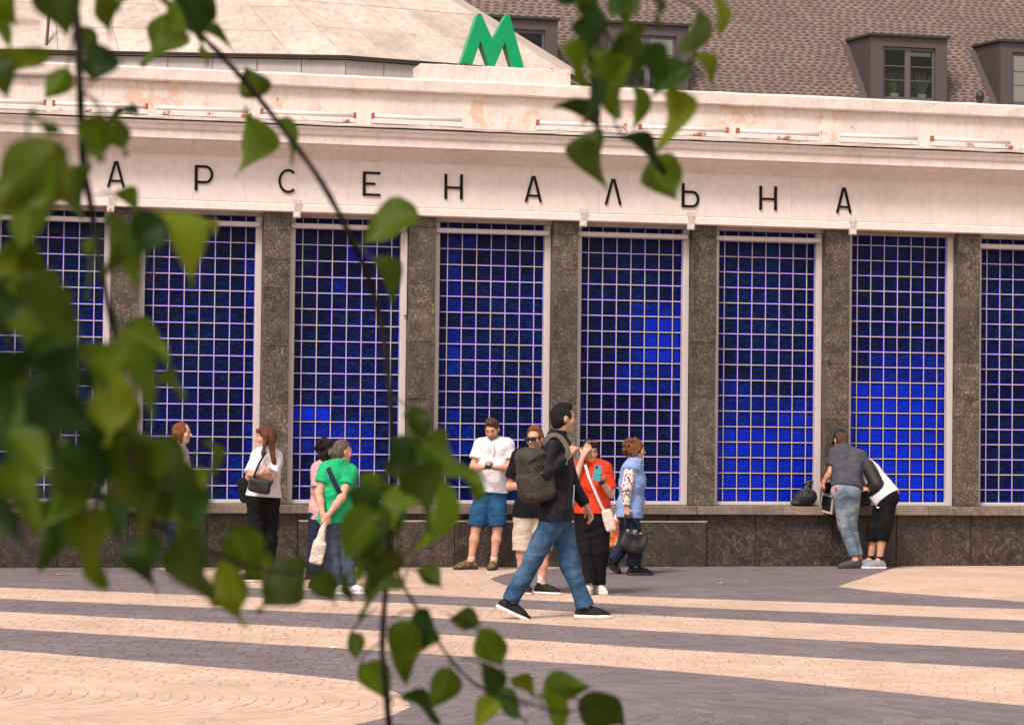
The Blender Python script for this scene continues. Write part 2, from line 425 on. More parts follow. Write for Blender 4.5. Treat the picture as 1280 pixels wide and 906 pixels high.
ang = R(-9.0); ca, sa = math.cos(ang), math.sin(ang)
o0 = ground_pt(100, 872)
HW, SAG, ROW = 0.88, 0.42, 0.105
pieces = []
g0 = 0.0018
def cells():
    """outlines of the setts in (along, across) metres: fans nearest the viewer, straight courses further on"""
    for si in range(-2, 1):
        c0 = si * 2 * HW
        for k in range(-110, 150):
            nseg = 9; off = 0.5 if k % 2 else 0.0; s0 = k * ROW
            ts = [max(-1, min(1, -1 + 2*(j+off)/nseg)) for j in range(-1, nseg+1)]
            for t0, t1 in zip(ts, ts[1:]):
                if t1 - t0 < 0.02: continue
                dt = g0 / HW
                yield [(s0 + SAG*(1-t*t) + e, c0 + t*HW) for t, e in ((t0+dt, g0), (t0+dt, ROW-g0), (t1-dt, ROW-g0), (t1-dt, g0))]
    y = HW; r_ = 0
    while y < 20:
        h_ = 0.099; o_ = rng.uniform(0, .18)
        for k in range(-70, 90):
            a_, b_ = k*0.18 + o_ + g0, (k+1)*0.18 + o_ - g0
            yield [(a_, y+g0), (b_, y+g0), (b_, y+h_-g0), (a_, y+h_-g0)]
        y += h_; r_ += 1
for cell in cells():
    q = [(o0.x + lx*ca - ly*sa, o0.y + lx*sa + ly*ca) for lx, ly in cell]
    wx = sum(a for a, _ in q)/4; wy = sum(b for _, b in q)/4
    if not (11.6 < wy < 32) or abs(wx) > wy*0.2133 + 1.6: continue
    if wy > 28.45 + wx*0.2309 + 0.25: continue
    if area(q) < 0: q.reverse()
    ps = [q]
    for fn in CURVES:
        ps = [r for p in ps for r in split(p, fn)]
    for p in ps:
        if area(p) < 2e-4: continue
        cx = sum(a for a, _ in p)/len(p); cy = sum(b for _, b in p)/len(p)
        pieces.append((p, cx, cy, sand_at(cx, cy)))
def paver_geo(mb, p, cx, cy, tones):
    n = len(p); h = rng.uniform(-0.0008, 0.0008); b = 0.002
    d = max(1e-3, max(math.hypot(x-cx, y-cy) for x, y in p)); s = max(0.4, 1 - b/d*1.6)
    vs = [(x, y, -0.008) for x, y in p] + [(cx+(x-cx)*s, cy+(y-cy)*s, h) for x, y in p]
    mb.add(vs, [tuple(range(n, 2*n))] + [(i, (i+1) % n, n+(i+1) % n, n+i) for i in range(n)])
    tones += [rng.random()] * (n + 1)
def tone_attr(me, tones):
    a = me.attributes.new('tone', 'FLOAT', 'FACE'); a.data.foreach_set('value', tones)
pav = MB().quad((-14, 9, -0.0035), (14, 9, -0.0035), (14, 33, -0.0035), (-14, 33, -0.0035)).build('pavement', M_JOINT, kind='structure')
vis = [(i, area(p)/cy**3) for i, (p, cx, cy, sd) in enumerate(pieces) if abs(cx) < cy*0.2133 - 0.05 and cy > 13.05 + 0.0*cx]
vis.sort(key=lambda a: -a[1]); single = set(i for i, _ in vis[:300])
rest = {True: (MB(), []), False: (MB(), [])}
for i, (p, cx, cy, sd) in enumerate(pieces):
    if i in single:
        mb, tn = MB(), []; paver_geo(mb, p, cx, cy, tn)
        me = mb.mesh('paver', M_PAV_L if sd else M_PAV_D); tone_attr(me, tn); link('paver', me, pav)
    else: paver_geo(rest[sd][0], p, cx, cy, rest[sd][1])
mbL, tL = rest[True]; mbD, tD = rest[False]
nL = len(mbL.f); mbL.add(mbD.v, mbD.f, 1)
me = mbL.mesh('paver_field', [M_PAV_L, M_PAV_D]); tone_attr(me, tL + tD); link('paver_field', me, pav, kind='stuff')

# ================================================================== the metro station
WZ0 = 28.3
WF = Frame((0, WZ0), R(13.0))
station = empty('metro_station', (0, WZ0, 0), R(13.0), label='pale metro station hall with blue glass block bays between granite pillars', cat='building')
XL, XRt = -8.6, 8.6               # the length of facade that is built
P_PX = [(138, 172), (328, 361), (510.5, 543), (691, 721.5), (865, 894.5), (1032, 1061.5), (1197, 1224.5)]
pil = [(WF.X(a), WF.X(b)) for a, b in P_PX]
sp = (pil[-1][0] - pil[0][0]) / 6; pw = sum(b - a for a, b in pil) / 7
pil = [(pil[0][0]-sp, pil[0][0]-sp+pw)] + pil + [(pil[-1][0]+sp, pil[-1][0]+sp+pw)]
Zf = lambda py, yo=0.0: WF.Z(640, py, yo)      # heights read on the photograph's middle column
z_ledge_t, z_ledge_b = Zf(631.5, -0.12), Zf(642.5, -0.12)
z_frieze_b = Zf(273.6, -0.09)
# --- plinth
plinth = MB().box(XL, XRt, 0.03, 0.6, -0.02, z_ledge_b).build('plinth', M_PLINTH, station)
xa, xb = WF.X(372, 680), WF.X(881, 680)
joints = [XL] + [WF.X(p, 680) for p in (-70, 72, 160, 258)] + [xa] + [WF.X(p, 680) for p in (400, 490, 567, 660, 762)] + [xb] + [WF.X(p, 680) for p in (944, 1040, 1120, 1213, 1320)] + [XRt]
z_step = Zf(652.6, -0.06)
for a, b in zip(joints, joints[1:]):
    front = xa - 1e-6 <= a < xb - 1e-6
    y0 = rng.uniform(-0.003, 0.003) + (-0.06 if front else -0.01)
    MB().cbox(a+0.003, b-0.003, y0, 0.028, 0.0, (z_step if front else z_ledge_b-0.004), 0.005).build('plinth_slab', M_PLINTH, plinth)
cj = [xa] + [WF.X(p, 640) for p in (460, 560, 650, 740, 834)] + [xb]
for a, b in zip(cj, cj[1:]):
    MB().cbox(a+0.003, b-0.003, -0.015+rng.uniform(-.003,.003), 0.028, z_step+0.024, z_ledge_b-0.004, 0.004).build('upper_course_slab', M_PLINTH, plinth)
MB().cbox(xa, xb+0.01, -0.066, 0.026, z_step+0.002, z_step+0.022, 0.004).build('mortar_strip', M_LEDSTRIP, plinth)
lj = [XL] + [WF.X(p, 636) for p in (-40, 90, 215, 325, 425, 540, 640, 755, 867, 975, 1070, 1156, 1270)] + [XRt]
ledge = MB().box(XL, XRt, -0.09, 0.45, z_ledge_b+0.004, z_ledge_t-0.006).build('ledge', M_LEDGE, station)
for a, b in zip(lj, lj[1:]):
    MB().cbox(a+0.002, b-0.002, -0.125+rng.uniform(-.004,.004), 0.46, z_ledge_b, z_ledge_t+rng.uniform(-.002,.002), 0.007).build('ledge_slab', M_LEDGE, ledge)
# --- back wall behind everything, lintel over the windows
z_top_gl = Zf(281.0, 0.22)
MB().box(XL, XRt, 0.34, 0.6, z_ledge_t, 5.0).build('core_wall', M_LINTEL, station)
lint = MB().box(XL, XRt, 0.10, 0.335, z_top_gl, z_frieze_b+0.12).build('lintel', M_LINTEL, station)
# --- pillars of granite slabs
for i, (a, b) in enumerate(pil):
    p = MB().box(a+0.012, b-0.012, 0.012, 0.33, z_ledge_t, z_frieze_b+0.03).build('pillar', M_PLINTH, station)
    z = z_ledge_t + 0.002; hgt = 0.672; z1 = z + rng.uniform(0.30, 0.62)
    while z < z_frieze_b - 0.01:
        z1 = min(z1, z_frieze_b + 0.02)
        e = rng.uniform(-0.003, 0.003)
        MB().cbox(a+rng.uniform(-.002,.002), b+rng.uniform(-.002,.002), e, 0.325, z+0.0012, z1-0.0012, 0.004).build('stone_slab', M_PILLAR, p)
        z, z1 = z1, z1 + hgt
# --- glass block windows
PXW = 18.15/106.0/math.cos(WF.a); GY = 0.22
zb0 = WF.Z(612, 608.6, GY); PZ = (WF.Z(612, 292.6, GY) - zb0) / 16.0
BW, BH = PXW - 0.021, PZ - 0.021
def block_geo(mb, x, z, w=None, h=None, x0=None, x1=None, z0=None, z1=None, rim=1, face=0):
    i = 0.011; yo, yi = GY - 0.002, GY + 0.013
    o = [(x0, yo, z0), (x1, yo, z0), (x1, yo, z1), (x0, yo, z1)]
    n = [(x0+i, yi, z0+i), (x1-i, yi, z0+i), (x1-i, yi, z1-i), (x0+i, yi, z1-i)]
    mb.add(o + n, [(4, 5, 6, 7)], face)
    mb.add(o + n, [(0, 1, 5, 4), (1, 2, 6, 5), (2, 3, 7, 6), (3, 0, 4, 7)], rim)
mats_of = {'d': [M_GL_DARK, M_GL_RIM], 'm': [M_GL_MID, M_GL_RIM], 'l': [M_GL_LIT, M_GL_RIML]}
stuff = {k: MB() for k in mats_of}
bays = []
zbot = WF.Z(612, 625.2, GY)
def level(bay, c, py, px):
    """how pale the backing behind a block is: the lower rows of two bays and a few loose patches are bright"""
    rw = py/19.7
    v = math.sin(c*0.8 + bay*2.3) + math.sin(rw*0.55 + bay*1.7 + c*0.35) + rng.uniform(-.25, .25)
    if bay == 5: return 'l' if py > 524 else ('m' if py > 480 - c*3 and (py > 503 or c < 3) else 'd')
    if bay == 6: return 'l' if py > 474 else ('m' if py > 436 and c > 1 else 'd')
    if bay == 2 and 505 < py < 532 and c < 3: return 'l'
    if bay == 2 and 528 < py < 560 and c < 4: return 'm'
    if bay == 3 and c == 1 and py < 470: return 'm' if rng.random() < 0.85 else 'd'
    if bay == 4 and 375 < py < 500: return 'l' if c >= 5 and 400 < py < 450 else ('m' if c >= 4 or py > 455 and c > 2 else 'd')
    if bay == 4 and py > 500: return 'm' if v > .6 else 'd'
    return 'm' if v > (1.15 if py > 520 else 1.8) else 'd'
shared = {}
for i in range(len(pil)-1):
    xl, xr = pil[i][1], pil[i+1][0]; fw = 0.078
    win = MB().box(xl+0.004, xr-0.004, GY+0.018, 0.33, z_ledge_t+0.004, z_top_gl+0.02).build('window', M_MORTAR, station)
    bays.append(win)
    # frame
    for nm, bx in (('frame_stile', (xl+0.003, xl+fw, z_ledge_t+0.002, z_top_gl)), ('frame_stile', (xr-fw, xr-0.003, z_ledge_t+0.002, z_top_gl)), ('frame_rail', (xl+fw+0.001, xr-fw-0.001, z_ledge_t+0.003, zbot))):
        MB().cbox(bx[0], bx[1], 0.13, GY+0.004, bx[2], bx[3], 0.006).build(nm, M_WFRAME, win)
    xm = (xl+xr)/2; ex0, ex1 = xl+fw, xr-fw
    lines = [xm + (j-3)*PXW for j in range(7)]
    ex = [ex0] + lines + [ex1]
    zs = [zbot] + [zb0 + k*PZ for k in range(18)]
    # the painted grid bars stand proud of the glass
    for x in lines: MB().box(x-0.0052, x+0.0052, GY-0.005, GY+0.017, zbot+0.001, z_top_gl-0.001).build('grid_bar', M_MORTAR, win)
    hz = MB()
    for z in zs[1:]:
        if z < z_top_gl-0.02: MB().box(ex0+0.001, ex1-0.001, GY-0.004, GY+0.016, z-0.0055, z+0.0055).build('grid_bar', M_MORTAR, win)
    for c in range(8):
        for k in range(18):
            x0 = ex[c] + (0.0055 if c else 0.001); x1 = ex[c+1] - (0.0055 if c < 7 else 0.001)
            z0 = zs[k] + (0.0058 if k else 0.001); z1 = min(zs[k+1] - 0.0058, z_top_gl - 0.002)
            if z1 - z0 < 0.03: continue
            pw_ = WF.o + WF.u*((x0+x1)/2) + WF.n*GY; pw_.z = (z0+z1)/2
            d = pw_ - CAM; dz = d.dot(F_); py = 453 - FPX*d.dot(UC)/dz; px = 640 + FPX*d.dot(RC)/dz
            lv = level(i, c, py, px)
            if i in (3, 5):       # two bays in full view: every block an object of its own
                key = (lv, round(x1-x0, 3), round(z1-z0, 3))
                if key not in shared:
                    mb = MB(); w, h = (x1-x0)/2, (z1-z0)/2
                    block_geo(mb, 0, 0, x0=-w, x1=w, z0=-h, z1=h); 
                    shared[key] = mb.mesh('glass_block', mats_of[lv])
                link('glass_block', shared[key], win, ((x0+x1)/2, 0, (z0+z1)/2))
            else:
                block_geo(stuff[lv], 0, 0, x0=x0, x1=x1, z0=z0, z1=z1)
allb = MB(); mm = []
for q, (lv, mb) in enumerate(stuff.items()):
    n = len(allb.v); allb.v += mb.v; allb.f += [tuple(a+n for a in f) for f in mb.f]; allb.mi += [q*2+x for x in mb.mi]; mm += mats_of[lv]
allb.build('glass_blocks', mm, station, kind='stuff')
# --- frieze, letters
YF = -0.09
z_fr0, z_fr1 = Zf(263.5, YF), Zf(209.5, YF)
friez = MB().box(XL, XRt, YF+0.003, 0.30, z_frieze_b+0.02, z_fr1+0.02).build('frieze', M_FRIEZE, station)
MB().cbox(XL, XRt, YF-0.012, 0.11, z_frieze_b, z_fr0-0.004, 0.008).build('frieze_fillet', M_CORNICE, friez)
MB().box(XL, XRt, YF+0.006, 0.0, z_fr0-0.0038, z_fr0+0.006).build('frieze_gap', M_CRACK, friez)
x = XL; stp = (WF.X(640, 240, YF) - WF.X(577.5, 240, YF))
xs = []
while x < XRt: xs.append(x); x += stp
for a in xs:
    MB().cbox(a+0.0008, a+stp-0.0008, YF-0.001+rng.uniform(-.0008, .0008), YF+0.002, z_fr0+0.004, z_fr1, 0.0010).build('frieze_panel', M_FRIEZE, friez)
def stroke(mb, pts, w, closed=False, d0=YF-0.022, d1=YF-0.002):
    """a flat bar along pts (x, z) of width w"""
    L, Rr = [], []
    n = len(pts)
    for i in range(n):
        p = Vector(pts[i]); a = Vector(pts[max(i-1, 0)]); b = Vector(pts[min(i+1, n-1)])
        t = (b - a).normalized(); nn = Vector((-t.y, t.x)) * w/2
        L.append(tuple(p+nn)); Rr.append(tuple(p-nn))
    for i in range(n-1):
        mb.prism([L[i], Rr[i], Rr[i+1], L[i+1]], lambda u, v, d: (u, d, v), d0, d1)
def arc(cx, cz, rx, rz, a0, a1, n=18):
    return [(cx+rx*math.cos(R(a0+(a1-a0)*i/n)), cz+rz*math.sin(R(a0+(a1-a0)*i/n))) for i in range(n+1)]
LET = [('A', 134, 156, 202, 234), ('P', 243.5, 266, 207, 238.5), ('C', 347, 371, 211.5, 241.5), ('E', 453.5, 475, 215, 245), ('H', 555.5, 578, 218, 249),
       ('A', 656, 677, 220.5, 252.5), ('L', 756, 776.5, 224, 256), ('b', 852, 873.5, 229.5, 259.5), ('H', 949, 970.5, 233, 262.5), ('A', 1045, 1064, 235, 266.5)]
cyr = {'A': 'А', 'P': 'Р', 'C': 'С', 'E': 'Е', 'H': 'Н', 'L': 'Л', 'b': 'Ь'}
for ch, xa_, xb_, ya_, yb_ in LET:
    a, zt = WF.hit(xa_, ya_, YF); b, zb = WF.hit(xb_, yb_, YF)
    xm = (a+b)/2; zb = WF.Z((xa_+xb_)/2, yb_, YF); zt = WF.Z((xa_+xb_)/2, ya_, YF); h = zt-zb; w = 0.027; mb = MB()
    if ch == 'A':
        stroke(mb, [(a+w/2, zb), (xm-0.008, zt)], w); stroke(mb, [(b-w/2, zb), (xm+0.008, zt)], w, d0=YF-0.0225); stroke(mb, [(a+0.045, zb+h*0.24), (b-0.045, zb+h*0.24)], w*0.85, d0=YF-0.0215)
    elif ch == 'L':
        stroke(mb, [(a+w/2, zb), (xm-0.008, zt)], w); stroke(mb, [(b-w/2, zb), (xm+0.008, zt)], w, d0=YF-0.0225)
    elif ch == 'P':
        rz = h*0.31
        stroke(mb, [(a+w*0.6, zb), (a+w*0.6, zt)], w*1.2)
        stroke(mb, [(a+w*1.25, zt-w/2), (b-rz, zt-w/2)] + arc(b-rz, zt-w/2-rz, rz-w/2, rz, 88, -88)[1:-1] + [(b-rz, zt-w/2-2*rz), (a+w*1.25, zt-w/2-2*rz)], w, d0=YF-0.0215)
    elif ch == 'b':
        rz = h*0.30
        stroke(mb, [(a+w*0.6, zb), (a+w*0.6, zt)], w*1.2)
        stroke(mb, [(a+w*1.25, zb+w/2+2*rz), (b-rz, zb+w/2+2*rz)] + arc(b-rz, zb+w/2+rz, rz-w/2, rz, 88, -88)[1:-1] + [(b-rz, zb+w/2), (a+w*1.25, zb+w/2)], w, d0=YF-0.0215)
    elif ch == 'C':
        stroke(mb, arc(xm+0.01, (zb+zt)/2, (b-a)/2-w/2, h/2-w/2, 48, 312, 26), w*0.95)
    elif ch == 'E':
        stroke(mb, [(a+w*0.6, zb), (a+w*0.6, zt)], w*1.15)
        for zz, e in ((zb+w/2, b), (zb+h*0.5, b-0.06), (zt-w/2, b)): stroke(mb, [(a+w*1.2, zz), (e, zz)], w*0.95, d0=YF-0.0215)
    elif ch == 'H':
        stroke(mb, [(a+w*0.6, zb), (a+w*0.6, zt)], w*1.15); stroke(mb, [(b-w*0.6, zb), (b-w*0.6, zt)], w*1.15)
        stroke(mb, [(a+w*1.2, zb+h*0.46), (b-w*1.2, zb+h*0.46)], w*0.9, d0=YF-0.0215)
    mb.build('letter', M_LETTER, friez, label='black raised letter ' + cyr[ch])
# --- cornice profile swept along the facade
def sweep(prof, name, mat, parent, x0=XL, x1=XRt, n=40, wob=0.0, smooth=False):
    mb = MB(); m_ = len(prof); r2 = random.Random(3)
    rows = []
    for i in range(n+1):
        xx = x0 + (x1-x0)*i/n
        rows.append([(xx, y + r2.uniform(-wob, wob), z + r2.uniform(-wob, wob)) for y, z in prof])
    for rw in rows: mb.v += rw
    for i in range(n):
        for j in range(m_-1):
            mb.f.append((i*m_+j, (i+1)*m_+j, (i+1)*m_+j+1, i*m_+j+1)); mb.mi.append(0)
    for i in (0, n): mb.f.append(tuple(i*m_+j for j in range(m_))); mb.mi.append(0)
    return mb.build(name, mat, parent, smooth=smooth)
zc1 = Zf(189.0, -0.36)
cove = [(YF+0.02, z_fr1+0.004)] + [(YF - 0.235*math.sin(t*math.pi/2)**1.0*1.0*(1-math.cos(t*math.pi/2))**0.35, z_fr1+0.004 + (zc1-z_fr1-0.02)*t) for t in [i/8 for i in range(1, 9)]]
zc2, zc3, zc4 = Zf(179.0, -0.385), Zf(170.0, -0.44), Zf(166.8, -0.47)
prof = cove + [(-0.345, zc1-0.012), (-0.385, zc1), (-0.388, zc2-0.004), (-0.395, zc2), (-0.41, zc2+0.012), (-0.415, zc2+0.02), (-0.43, zc3-0.02), (-0.45, zc3), (-0.45, zc4-0.006), (0.25, zc4-0.006), (0.25, z_fr1)]
corn = sweep(prof, 'cornice', M_CORNICE, station, n=60, wob=0.0012)
MB().box(XL, XRt, -0.445, 0.2, zc4-0.005, zc4+0.008).build('drip_gap', M_CRACK, corn)
zl1 = Zf(162.3, -0.46)
lt = MB()
sweep([(-0.475, zc4+0.0085), (-0.48, zl1-0.004), (-0.47, zl1), (0.2, zl1+0.03), (0.2, zc4+0.0085)], 'cornice_ledge', M_CAP, corn, n=90, wob=0.004)
# --- parapet and cap
zp0, zp1, zp2 = zl1 + 0.0, Zf(120.5, 0.06), Zf(102.5, 0.0)
MB().box(XL, XRt, 0.10, 0.55, zp0, zp1+0.02).build('parapet', M_PARAPET, station)
sweep([(0.10, zp1+0.004), (0.035, zp1), (0.02, zp1+0.015), (0.015, zp2-0.03), (0.04, zp2-0.002), (0.60, zp2+0.02), (0.60, zp1)], 'parapet_cap', M_CAP, station, n=80, wob=0.005)
# --- pedestal of the sign
pa, pb = WF.X(525.5, 92, 0.15), WF.X(713, 98, 0.15)
zped = WF.Z(620, 83.5, 0.15)
sweep([(0.14, zp2+0.0), (0.15, zped-0.012), (0.16, zped), (0.62, zped), (0.62, zp2)], 'sign_pedestal', M_PARAPET, station, x0=pa, x1=pb, n=20, wob=0.003)
for i in range(9):
    xx = pa + (pb-pa)*rng.uniform(0.1, 0.95)
    MB().cbox(xx, xx+0.03, 0.19, 0.22, zped-0.004, zped+rng.uniform(0.012, 0.03), 0.003).build('anchor_stub', M_CRACK, station)
# --- roof drum and faceted roof
RZ = 33.2
def roof_base(px, py_unrolled_z, depth): 
    d = ray(px, 300); p = CAM + d*(depth/d.y); return Vector((p.x, p.y, py_unrolled_z))
p1 = at_depth(432, 72.3, RZ); zb = p1.z
wl = Vector((-math.cos(R(2.5)), -math.sin(R(2.5)), 0))
p0 = p1 + wl*8.0; p0.z = zb
dirn = Vector((math.cos(R(23)), math.sin(R(23)), 0))
d = ray(709, 85); den = d.x*dirn.y - d.y*dirn.x
t = ((CAM.x-p1.x)*d.y - (CAM.y-p1.y)*d.x) / (dirn.x*d.y - dirn.y*d.x)
p2 = p1 + dirn*t; p2.z = zb
p3 = p2 + Vector((math.cos(R(72)), math.sin(R(72)), 0))*4.5; p3.z = zb
apex = at_depth(40, -330, 42.5)
S2 = Matrix.Translation((0, WZ0, 0)) @ Matrix.Rotation(R(13.0), 4, 'Z'); S2i = S2.inverted()
loc = lambda p: S2i @ Vector(p)
base = [p0, p1, p2, p3]
roofc = MB()
for a, b in zip(base, base[1:]): roofc.add([loc(a)+Vector((0, .04, -.03)), loc(b)+Vector((0, .04, -.03)), loc(apex)+Vector((0, .04, -.03))], [(0, 1, 2)])
roof = roofc.build('roof', NT('roof_underside', (0.16, 0.12, 0.10, 1), 0.9).m, station)
def facet_sheets(a, b, cuts, tiers):
    for i in range(len(cuts)-1):
        for j in range(len(tiers)-1):
            q = []
            for (u, v) in ((cuts[i], tiers[j]), (cuts[i+1], tiers[j]), (cuts[i+1], tiers[j+1]), (cuts[i], tiers[j+1])):
                q.append(a.lerp(b, u).lerp(apex, v))
            c = sum(q, Vector())/4; nrm = (q[1]-q[0]).cross(q[3]-q[0]).normalized()
            if nrm.y > 0: nrm = -nrm
            g = 0.005
            q = [p + (c-p).normalized()*g for p in q]
            up = nrm*rng.uniform(0.008, 0.013)
            top = [loc(p + up) for p in q]; bot = [loc(p - nrm*0.02) for p in q]
            mb = MB().add(top+bot, [(0, 1, 2, 3), (0, 4, 5, 1), (1, 5, 6, 2), (2, 6, 7, 3), (3, 7, 4, 0)])
            mb.build('roof_sheet', M_ROOF, roof)
facet_sheets(p0, p1, [0.0, .1, .2, .3, .4, .505, .61, .71, .81, .905, 1.0], [0.0, .062, .125, .19, .26])
facet_sheets(p1, p2, [0.0, .2, .42, .62, .82, 1.0], [0.0, .075, .145, .21, .28, .36])
facet_sheets(p2, p3, [0.0, .5, 1.0], [0.0, .1, .2, .3])
# eave edge and drum under it
drum = MB()
zd = zb - 0.02
for a, b in zip(base, base[1:]):
    a2, b2 = a + (apex-a)*0.012, b + (apex-b)*0.012
    drum.quad(loc((a2.x, a2.y, zd-0.7)), loc((b2.x, b2.y, zd-0.7)), loc((b2.x, b2.y, zd)), loc((a2.x, a2.y, zd)))
drum = drum.build('roof_drum', M_DRUM, station)
for a, b, n in ((p0, p1, 13), (p1, p2, 6)):
    for i in range(n):
        q0, q1 = a.lerp(b, (i+0.008)/n), a.lerp(b, (i+0.992)/n)
        e = Vector((0, 0.05, 0))
        MB().add([loc(Vector((q.x, q.y, z)) + e) for q, z in ((q0, zd-0.66), (q1, zd-0.66), (q1, zd-0.005), (q0, zd-0.005))], [(0, 1, 2, 3)]).build('drum_panel', M_DRUM, drum)
ev = MB()
for a, b in zip(base, base[1:]):
    o = Vector((0, -0.03, 0))
    ev.add([loc(a+o), loc(b+o), loc(b+o+Vector((0, 0, 0.03))), loc(a+o+Vector((0, 0, 0.03))), loc(a+Vector((0, .06, -.012))), loc(b+Vector((0, .06, -.012)))], [(0, 1, 2, 3), (4, 5, 1, 0)])
ev.build('roof_eave', M_CRACK, roof)
pp = at_depth(57.5, 63, RZ-0.05)
MB().tube([loc(pp), loc(pp + Vector((0.0, 0.2, 0.62)))], 0.022, 8).build('roof_rod', M_DORMER, roof)
# --- lintel extras: brown strip over the sixth bay, stray vertical tube in the second
xl, xr = pil[6][1], pil[7][0]
MB().cbox(xl+0.01, xr-0.05, 0.07, 0.098, z_top_gl+0.01, z_top_gl+0.06, 0.004).build('wooden_strip', NT('brown_wood', (0.26, 0.16, 0.085, 1), 0.6).m, station)

# ================================================================== lamps and sign on the station
def world_of(p): return S2 @ Vector(p)
def wall_thing(name, x, y, z, **kw):
    w = world_of((x, y, z)); return empty(name, (w.x, w.y, w.z), R(13.0), **kw)
TUBES = [(-55, 58), (65, 185), (192, 314), (325, 445), (464, 580), (670, 783), (798, 910), (920, 1026), (1046, 1149), (1163, 1265), (1276, 1385)]
TL = ['rusted tube lamp on the cornice ledge at the far left edge behind leaves',
      'white tube lamp with one red rusted end, left of the letter A',
      'tube lamp with a long red rust patch above the letter P',
      'tube lamp with one rusted end above the letters C and E',
      'rust-ended tube lamp on the cornice directly below and left of the green M',
      'brown rusted tube lamp, first right of the gap below the green M',
      'tube lamp half hidden by the hanging leaves above the soft sign letter',
      'tube lamp on the cornice above the last letter H',
      'tube lamp on the cornice above the last letter A',
      'tube lamp on the cornice right of the last letter, below the second dormer',
      'tube lamp cut off by the right edge of the photo']
for (a, b), lb in zip(TUBES, TL):
    ya = WF.hit(a, 158 + (a-640)*0.040, -0.36); yb = WF.hit(b, 158 + (b-640)*0.040, -0.36)
    L = yb[0]-ya[0]; t = wall_thing('tube_lamp', (ya[0]+yb[0])/2, -0.36, zl1+0.016, label=lb, cat='lamp', group='tube lamps along the cornice ledge')
    t.rotation_euler = (0, rng.uniform(-0.006, 0.006), R(13))
    MB().cbox(-L/2, L/2, -0.045, 0.055, 0.0, 0.052, 0.006).build('housing', M_RUSTY, t)
    MB().tube([(-L/2+0.03, -0.015, 0.088), (L/2-0.03, -0.015, 0.088)], 0.026, 10).build('tube', M_TUBE, t, smooth=True)
    for s in (-1, 1):
        MB().cbox(s*(L/2-0.018)-0.016, s*(L/2-0.018)+0.016, -0.042, 0.02, 0.050, 0.122, 0.005).build('end_cap', M_RUST if rng.random() < 0.6 else M_RUSTY, t)
# white batten lamps across the window heads
BN = ['at the far left', 'below the letters A and P', 'below the letters C and E', 'below the letter H, fourth from the left', 'below the letters A and L', 'below the last letter H', 'below the empty right end of the frieze']
for q, i in enumerate((0, 1, 2, 3, 4, 5, 7)):
    if i >= len(pil)-1: continue
    xl, xr = pil[i][1], pil[i+1][0]
    zz = WF.Z(612, 289.3, 0.12) + rng.uniform(-0.008, 0.008)
    t = wall_thing('batten_lamp', (xl+xr)/2, 0.10, zz, label='thin white batten lamp across the window head ' + BN[q], cat='lamp', group='batten lamps across the window heads')
    L = xr-xl-0.03; t.rotation_euler = (0, rng.uniform(-0.006, 0.006), R(13))
    MB().cbox(-L/2, L/2-0.02, -0.03, 0.025, -0.028, 0.028, 0.006).build('housing', M_WFRAME, t)
    for s in (-1, 1): MB().cbox(s*(L/2-0.02)-0.014, s*(L/2-0.02)+0.014, 0.024, 0.06, -0.018, 0.018, 0.004).build('bracket', M_WFRAME, t)
xr = pil[3][0]
t = wall_thing('batten_lamp', xr-0.022, 0.11, WF.Z(505, 394, 0.1), label='slim white batten lamp standing upright in the corner beside the pillar', cat='lamp')
MB().cbox(-0.02, 0.014, -0.02, 0.018, 0, 0.96, 0.005).build('housing', M_WFRAME, t); MB().cbox(-0.016, 0.010, -0.014, 0.012, 0.961, 0.985, 0.004).build('end_cap', M_WFRAME, t)
SPX = [138, 371, 508, 729, 863.5, 1066]
SN = ['left of the letter P above the leafy pillar', 'right below the letter C', 'between the letters E and H', 'between the letters A and L', 'below the soft sign letter', 'below the last letter A']
for px, lb in zip(SPX, SN):
    zz = WF.Z(px, 279.0 + (px-729)*0.031, -0.14)
    x = WF.X(px, 276, -0.14)
    t = wall_thing('spot_bracket', x, -0.14, zz, label='white lamp bracket hooked over the frieze ' + lb, cat='bracket', group='lamp brackets on the frieze')
    MB().cbox(-0.042, 0.042, -0.035, 0.03, -0.045, 0.028, 0.007).build('lamp_box', M_WFRAME, t)
    for s in (-1, 1): MB().tube([(s*0.022, 0.02, 0.03), (s*0.014, 0.0, 0.11), (s*0.045, 0.012, 0.165)], 0.007, 6).build('arm', M_WFRAME, t)
    MB().cbox(-0.048, 0.048, 0.0, 0.02, 0.162, 0.172, 0.003).build('hook_plate', M_RUSTY, t)
    MB().cbox(-0.026, 0.026, -0.039, -0.034, -0.03, 0.01, 0.002).build('lamp_face', M_RUSTY, t)
# the green M
MP = [(575.5, 82), (597.3, 17.5), (601.3, 17.0), (616.3, 50.0), (632.8, 18.3), (636.8, 18.0), (655.5, 86), (641.5, 85.5), (631.5, 53), (618.3, 83.5), (612.2, 83.0), (600.7, 51.5), (590, 82.5)]
YM = 0.22
MPl = [WF.hit(a, b, YM) for a, b in MP]
mx = sum(a for a, _ in MPl)/len(MPl); mz = min(b for _, b in MPl)
msign = wall_thing('metro_sign', mx, YM, mz-0.008, label='big green letter M standing on the white pedestal', cat='sign')
outl = [(a-mx, b-mz+0.008) for a, b in MPl]
fb = MB(); n = len(outl)
tri = [(0, 1, 12), (1, 11, 12), (1, 2, 11), (2, 3, 11), (3, 10, 11), (3, 9, 10), (3, 8, 9), (3, 4, 8), (4, 5, 8), (5, 6, 8), (6, 7, 8)]
fb.add([(a, 0.0, b) for a, b in outl], tri); fb.build('face', M_GREEN, msign)
sb = MB()
for i in range(n):
    (a, b), (c, d2) = outl[i], outl[(i+1) % n]
    sb.quad((a, 0.0015, b), (c, 0.0015, d2), (c, 0.21, d2), (a, 0.21, b))
